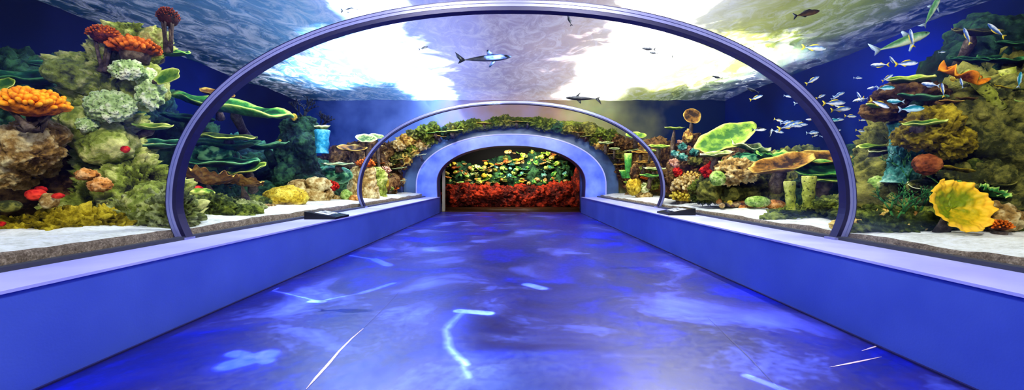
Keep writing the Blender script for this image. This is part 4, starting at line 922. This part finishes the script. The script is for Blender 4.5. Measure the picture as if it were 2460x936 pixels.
# ---------------------------------------------------------------- keep the reef clear of glass, walls and surface
bpy.context.view_layer.update()
kids = {}
for o in bpy.data.objects:
    if o.parent: kids.setdefault(o.parent.name, []).append(o)
for o in [x for x in bpy.data.objects if x.parent is None and x.get('category') in ('coral', 'rock', 'stone', 'sponge', 'algae')]:
    ms = ([o] if o.type == 'MESH' else [])+[c for c in kids.get(o.name, []) if c.type == 'MESH']
    if not ms: continue
    V = [x.matrix_world @ v.co for x in ms for v in list(x.data.vertices)[::3]]
    y1 = max(v.y for v in V)
    if y1 > 20: continue
    sg = 1 if o.location.x > 0 else -1; need = 0; far = 0
    for v in V:
        far = max(far, v.x*sg)
        if v.z < 3.2 and v.y < 17.25 and v.x*sg > 0:
            a_ = 3.75 if v.z < 1.3 else 3.79*(max(0, 1-((v.z-1.07)/2.2)**2.15))**(1/2.15)
            need = max(need, a_-v.x*sg)
    if need > 0: o.location.x += sg*need
    elif far > 9.15: o.location.x -= sg*(far-9.15)
    if y1 > 17.86 and o['category'] != 'algae' and o.name.split('.')[0] != 'plate_coral': o.location.y -= y1-17.86

# ---------------------------------------------------------------- lights
def light(ty, name, loc, energy, col, target=None, **k):
    l = bpy.data.lights.new(name, ty); l.energy = energy; l.color = col
    for a, b in k.items(): setattr(l, a, b)
    o = bpy.data.objects.new(name, l); COL.objects.link(o); o.location = loc
    if target is not None: o.rotation_euler = (Vector(target)-Vector(loc)).to_track_quat('-Z', 'Y').to_euler()
    return o
light('SUN', 'tank_fill_sun', (0, 0, 9), 1.0, (.85, .92, 1), (0.0, 3.5, 0), angle=R(6))  # added sun as overall tank light, tilted to front-light the reef
for s in (-1, 1):  # added reef fills, backs turned so the camera never sees them
    light('AREA', 'reef_fill', (s*1.2, 0.6, 4.45), 250, (1, .97, .86), (s*5.2, 5.3, 1.4), shape='DISK', size=.7)
    light('AREA', 'reef_fill', (s*2.2, 6.2, 4.45), 230, (.95, 1, .9), (s*6, 10.5, 1.4), shape='DISK', size=.8)
    light('AREA', 'reef_fill', (s*2.2, 12, 4.45), 190, (1, .95, .85), (s*5.4, 16.6, 1.8), shape='DISK', size=.7)
# lamps above the water that glow through the surface
class LT(NT):
    def __init__(s, l): s.t = l.node_tree; s.t.nodes.clear()
def blob_lamp(L, zt, ells, strength, col, seed):
    """lamp above the water with a cut-out: soft-edged ellipses (x, y, rx, ry, turn) thrown on the height zt"""
    L = Vector(L); lo = light('SPOT', 'surface_lamp', L, 1.0, (1, 1, 1), (L.x, L.y+.001, 0), spot_size=R(150), spot_blend=.1, shadow_soft_size=0.0)
    lo.data.use_nodes = True; t = LT(lo.data); H = L.z-zt
    sp = t.n('ShaderNodeSeparateXYZ'); t.l(t.n('ShaderNodeNewGeometry').outputs['Incoming'], sp.inputs[0])
    X = t.math('MULTIPLY_ADD', t.math('DIVIDE', sp.outputs[0], sp.outputs[2]), -H, L.x)
    Yy = t.math('MULTIPLY_ADD', t.math('DIVIDE', sp.outputs[1], sp.outputs[2]), -H, L.y)
    cb = t.n('ShaderNodeCombineXYZ'); t.l(X, cb.inputs[0]); t.l(Yy, cb.inputs[1]); cb.inputs[2].default_value = seed
    ns = t.n('ShaderNodeTexNoise', i_Scale=.9, i_Detail=7.0, i_Roughness=.62, i_Distortion=.8); t.l(cb.outputs[0], ns.inputs['Vector'])
    acc = None
    for x, y, rx, ry, tr in ells:
        c, s_ = math.cos(R(tr)), math.sin(R(tr))
        dx = t.math('SUBTRACT', X, x); dy = t.math('SUBTRACT', Yy, y)
        u = t.math('DIVIDE', t.math('ADD', t.math('MULTIPLY', dx, c), t.math('MULTIPLY', dy, s_)), rx)
        v = t.math('DIVIDE', t.math('SUBTRACT', t.math('MULTIPLY', dy, c), t.math('MULTIPLY', dx, s_)), ry)
        q = t.math('SUBTRACT', 1.0, t.math('SQRT', t.math('ADD', t.math('MULTIPLY', u, u), t.math('MULTIPLY', v, v))))
        acc = q if acc is None else t.math('MAXIMUM', acc, q)
    f = t.math('ADD', acc, t.math('MULTIPLY', t.math('SUBTRACT', ns.outputs['Fac'], .5), 1.5))
    f = t.math('MULTIPLY_ADD', f, 2.4, .35, clamp=True); f = t.math('POWER', f, 1.4)
    g = t.math('MULTIPLY_ADD', acc, .10, .15, clamp=True)
    g = t.math('MAXIMUM', g, .085)
    f = t.math('ADD', f, t.math('MULTIPLY', g, .5))
    iz = t.math('ABSOLUTE', sp.outputs[2]); k = t.math('MINIMUM', t.math('DIVIDE', 1.0, t.math('POWER', iz, 3.0)), 14.0)
    em = t.n('ShaderNodeEmission'); em.inputs[0].default_value = tuple(col)+(1,)
    t.l(t.math('MULTIPLY', t.math('MULTIPLY', f, k), strength), em.inputs[1])
    t.l(em.outputs[0], t.n('ShaderNodeOutputLight').inputs[0])
blob_lamp((-4.8, 12.5, 10.8), 4.8, [(-5.2, 13.2, 3.3, 1.9, -30), (-3.2, 15.8, 1.0, 3.0, 0), (-2.9, 8.4, .7, 2.6, 8), (-4.0, 11.5, 1.6, 2.2, 20)], 18000, (.86, .92, 1), 3)
blob_lamp((4.8, 12.5, 10.8), 4.8, [(4.9, 12.8, 3.4, 2.9, 25), (3.2, 16.4, 1.2, 2.6, 0), (3.1, 8.6, .9, 2.8, -6), (7.0, 12.0, 1.6, 1.4, 0)], 18000, (1, .97, .98), 8)
# added blue fills that brighten patches of the tank walls
light('AREA', 'blue_wall_fill', (7.8, 8.8, 3.9), 110, (.03, .22, 1), (9.3, 10.9, 2.4), shape='DISK', size=.4)
light('AREA', 'blue_wall_fill', (-6.8, 10.6, 4.3), 150, (.12, .35, 1), (-9.2, 12.5, 2.4), shape='DISK', size=.5)
light('AREA', 'blue_wall_fill', (-6.0, 2.2, 4.2), 3, (.05, .12, 1), (-9.2, 5, 2.5), shape='DISK', size=.5)
# beyond the portal
light('AREA', 'display_light', (0, 20.6, 3.4), 300, (1, .95, .8), (0.2, 23, 2.2), shape='RECTANGLE', size=4, size_y=.3)
light('AREA', 'red_light', (0, 19.0, 2.9), 8, (1, .12, .04), (0, 22, .4), shape='RECTANGLE', size=4, size_y=.3)
# added walkway fill from behind the camera: blue
light('AREA', 'walkway_fill', (0, -1.5, 3.0), 45, (.35, .4, 1), (0, 6, .3), shape='DISK', size=1.0)

# ripple projector above the walkway: a lamp whose beam carries the bright ripple figure
L0 = Vector((0, 7.0, 4.6))
lo = light('SPOT', 'ripple_projector', L0, 1.0, (1, 1, 1), (0, 7.001, 0), spot_size=R(165), spot_blend=.2, shadow_soft_size=0.0)
ld = lo.data; ld.use_nodes = True
t = LT(ld)
inc = t.n('ShaderNodeNewGeometry').outputs['Incoming']
sp = t.n('ShaderNodeSeparateXYZ'); t.l(inc, sp.inputs[0])
fxx = t.math('MULTIPLY_ADD', t.math('DIVIDE', sp.outputs[0], sp.outputs[2]), -L0.z, L0.x)
fyy = t.math('MULTIPLY_ADD', t.math('DIVIDE', sp.outputs[1], sp.outputs[2]), -L0.z, L0.y)
cb = t.n('ShaderNodeCombineXYZ'); t.l(fxx, cb.inputs[0]); t.l(fyy, cb.inputs[1])
P = cb.outputs[0]
wn = t.n('ShaderNodeTexNoise', i_Scale=2.5, i_Detail=2.0); t.l(P, wn.inputs['Vector'])
off = t.vmath('MULTIPLY', t.vmath('SUBTRACT', wn.outputs['Color'], (.5, .5, .5)), (.05, .05, 0))
PD = t.vmath('ADD', P, off)
SEG = []  # polyline in photo pixels on the floor, half width in px, strength
def poly(pts, w, s):
    for a, b in zip(pts, pts[1:]): SEG.append((FL(*a), FL(*b), w, s))
poly([(552, 876), (640, 852)], 20, 1.0); poly([(560, 848), (640, 866)], 12, 1.0); poly([(420, 785), (555, 850)], 22, .30)
poly([(1105, 746), (1172, 751)], 10, 1.0); poly([(1108, 752), (1070, 790), (1080, 835), (1118, 875)], 20, .62); poly([(1110, 880), (1130, 905)], 34, .55)
poly([(645, 690), (652, 694)], 9, 1.0); poly([(650, 696), (765, 723), (870, 703)], 8, .62); poly([(750, 723), (775, 724)], 8, .9); poly([(870, 703), (945, 680)], 8, .8)
poly([(820, 610), (900, 622)], 4, .7); poly([(900, 622), (932, 637)], 7, 1.0)
poly([(1268, 683), (1302, 692)], 9, 1.0)
poly([(1415, 628), (1560, 633), (1690, 634)], 4, .95); poly([(1688, 636), (1722, 650)], 5, 1.0)
poly([(1480, 712), (1600, 702), (1780, 706)], 8, .55)
poly([(1465, 853), (1570, 857)], 8, .35); poly([(1720, 880), (1800, 905)], 12, .4); poly([(1795, 903), (1900, 945)], 8, 1.0)
poly([(1020, 599), (1075, 603)], 4, 1.0); poly([(920, 573), (1050, 576)], 12, .7); poly([(1300, 568), (1430, 572), (1580, 588)], 8, .95); poly([(1350, 590), (1430, 602)], 4, .7); poly([(1350, 545), (1410, 555)], 4, .7)
poly([(1080, 545), (1160, 548)], 4, .6); poly([(2020, 790), (2060, 800)], 10, .7)
acc = None
for a, b, w, st in SEG:
    ba = b-a; l2 = max(1e-6, ba.length_squared); wm = w*((a.y+b.y)/2)/1000*1.25
    pa = t.vmath('SUBTRACT', PD, a)
    h = t.math('MULTIPLY', t.vmath('DOT_PRODUCT', pa, tuple(ba/l2), out=1), 1.0, clamp=True)
    sc = t.n('ShaderNodeVectorMath', operation='SCALE'); sc.inputs[0].default_value = tuple(ba); t.l(h, sc.inputs[3])
    dd = t.vmath('LENGTH', t.vmath('SUBTRACT', pa, sc.outputs[0]), out=1)
    v = t.math('MULTIPLY_ADD', dd, -1/(wm*3.0), 1.0, clamp=True)
    v = t.math('MULTIPLY', v, st)
    acc = v if acc is None else t.math('MAXIMUM', acc, v)
core = t.math('MULTIPLY_ADD', acc, 6.0, -3.0, clamp=True)
halo = t.math('POWER', acc, 1.6)
mot = t.n('ShaderNodeTexNoise', i_Scale=.75, i_Detail=3.0, i_Distortion=1.2); t.l(P, mot.inputs['Vector'])
mo = t.ramp(mot.outputs['Fac'], [(.40, (.0,)*3+(1,)), (.66, (1,)*3+(1,))])
# compensate cosine and distance so the beam is even over the floor
iz = t.math('ABSOLUTE', sp.outputs[2]); cmp_ = t.math('MINIMUM', t.math('DIVIDE', 1.0, t.math('POWER', iz, 3.0)), 20.0)
RP = 3600.0
tot = t.math('ADD', t.math('MULTIPLY', core, 3.0), t.math('ADD', t.math('MULTIPLY', halo, 1.1), t.math('MULTIPLY', mo.outputs[0], .42)))
tot = t.math('MULTIPLY', t.math('MULTIPLY', tot, cmp_), RP)
inx = t.math('LESS_THAN', t.math('ABSOLUTE', fxx), 2.86)
tot = t.math('MULTIPLY', tot, inx)
em = t.n('ShaderNodeEmission'); mc = t.n('ShaderNodeMix', data_type='RGBA'); t.l(core, mc.inputs[0]); mc.inputs[6].default_value = (.25, .42, 1, 1); mc.inputs[7].default_value = (.45, .85, 1, 1); t.l(mc.outputs[2], em.inputs[0]); t.l(tot, em.inputs[1])
o = t.n('ShaderNodeOutputLight'); t.l(em.outputs[0], o.inputs[0])

# ---------------------------------------------------------------- world, camera
w = bpy.data.worlds.new('world'); scn.world = w; w.use_nodes = True
bg = w.node_tree.nodes['Background']; bg.inputs[0].default_value = (.42, .48, .95, 1); bg.inputs[1].default_value = .22
cam = bpy.data.cameras.new('camera'); co = bpy.data.objects.new('camera', cam); COL.objects.link(co)
co.location = (0, 0, EYE); co.rotation_euler = (R(90), 0, 0)
cam.sensor_width = 36; cam.lens = 1000/2460*36; cam.shift_x = 2/2460; cam.shift_y = -32/2460; cam.clip_end = 100
scn.camera = co
scn.view_settings.view_transform = 'Standard'
scn.view_settings.look = 'None'
try: scn.view_settings.look = 'Medium High Contrast'
except Exception: pass
scn.view_settings.exposure = 0
scn.cycles.transparent_max_bounces = 16
scn.cycles.max_bounces = 6
scn.cycles.caustics_reflective = False; scn.cycles.caustics_refractive = False
scn.cycles.sample_clamp_indirect = 4
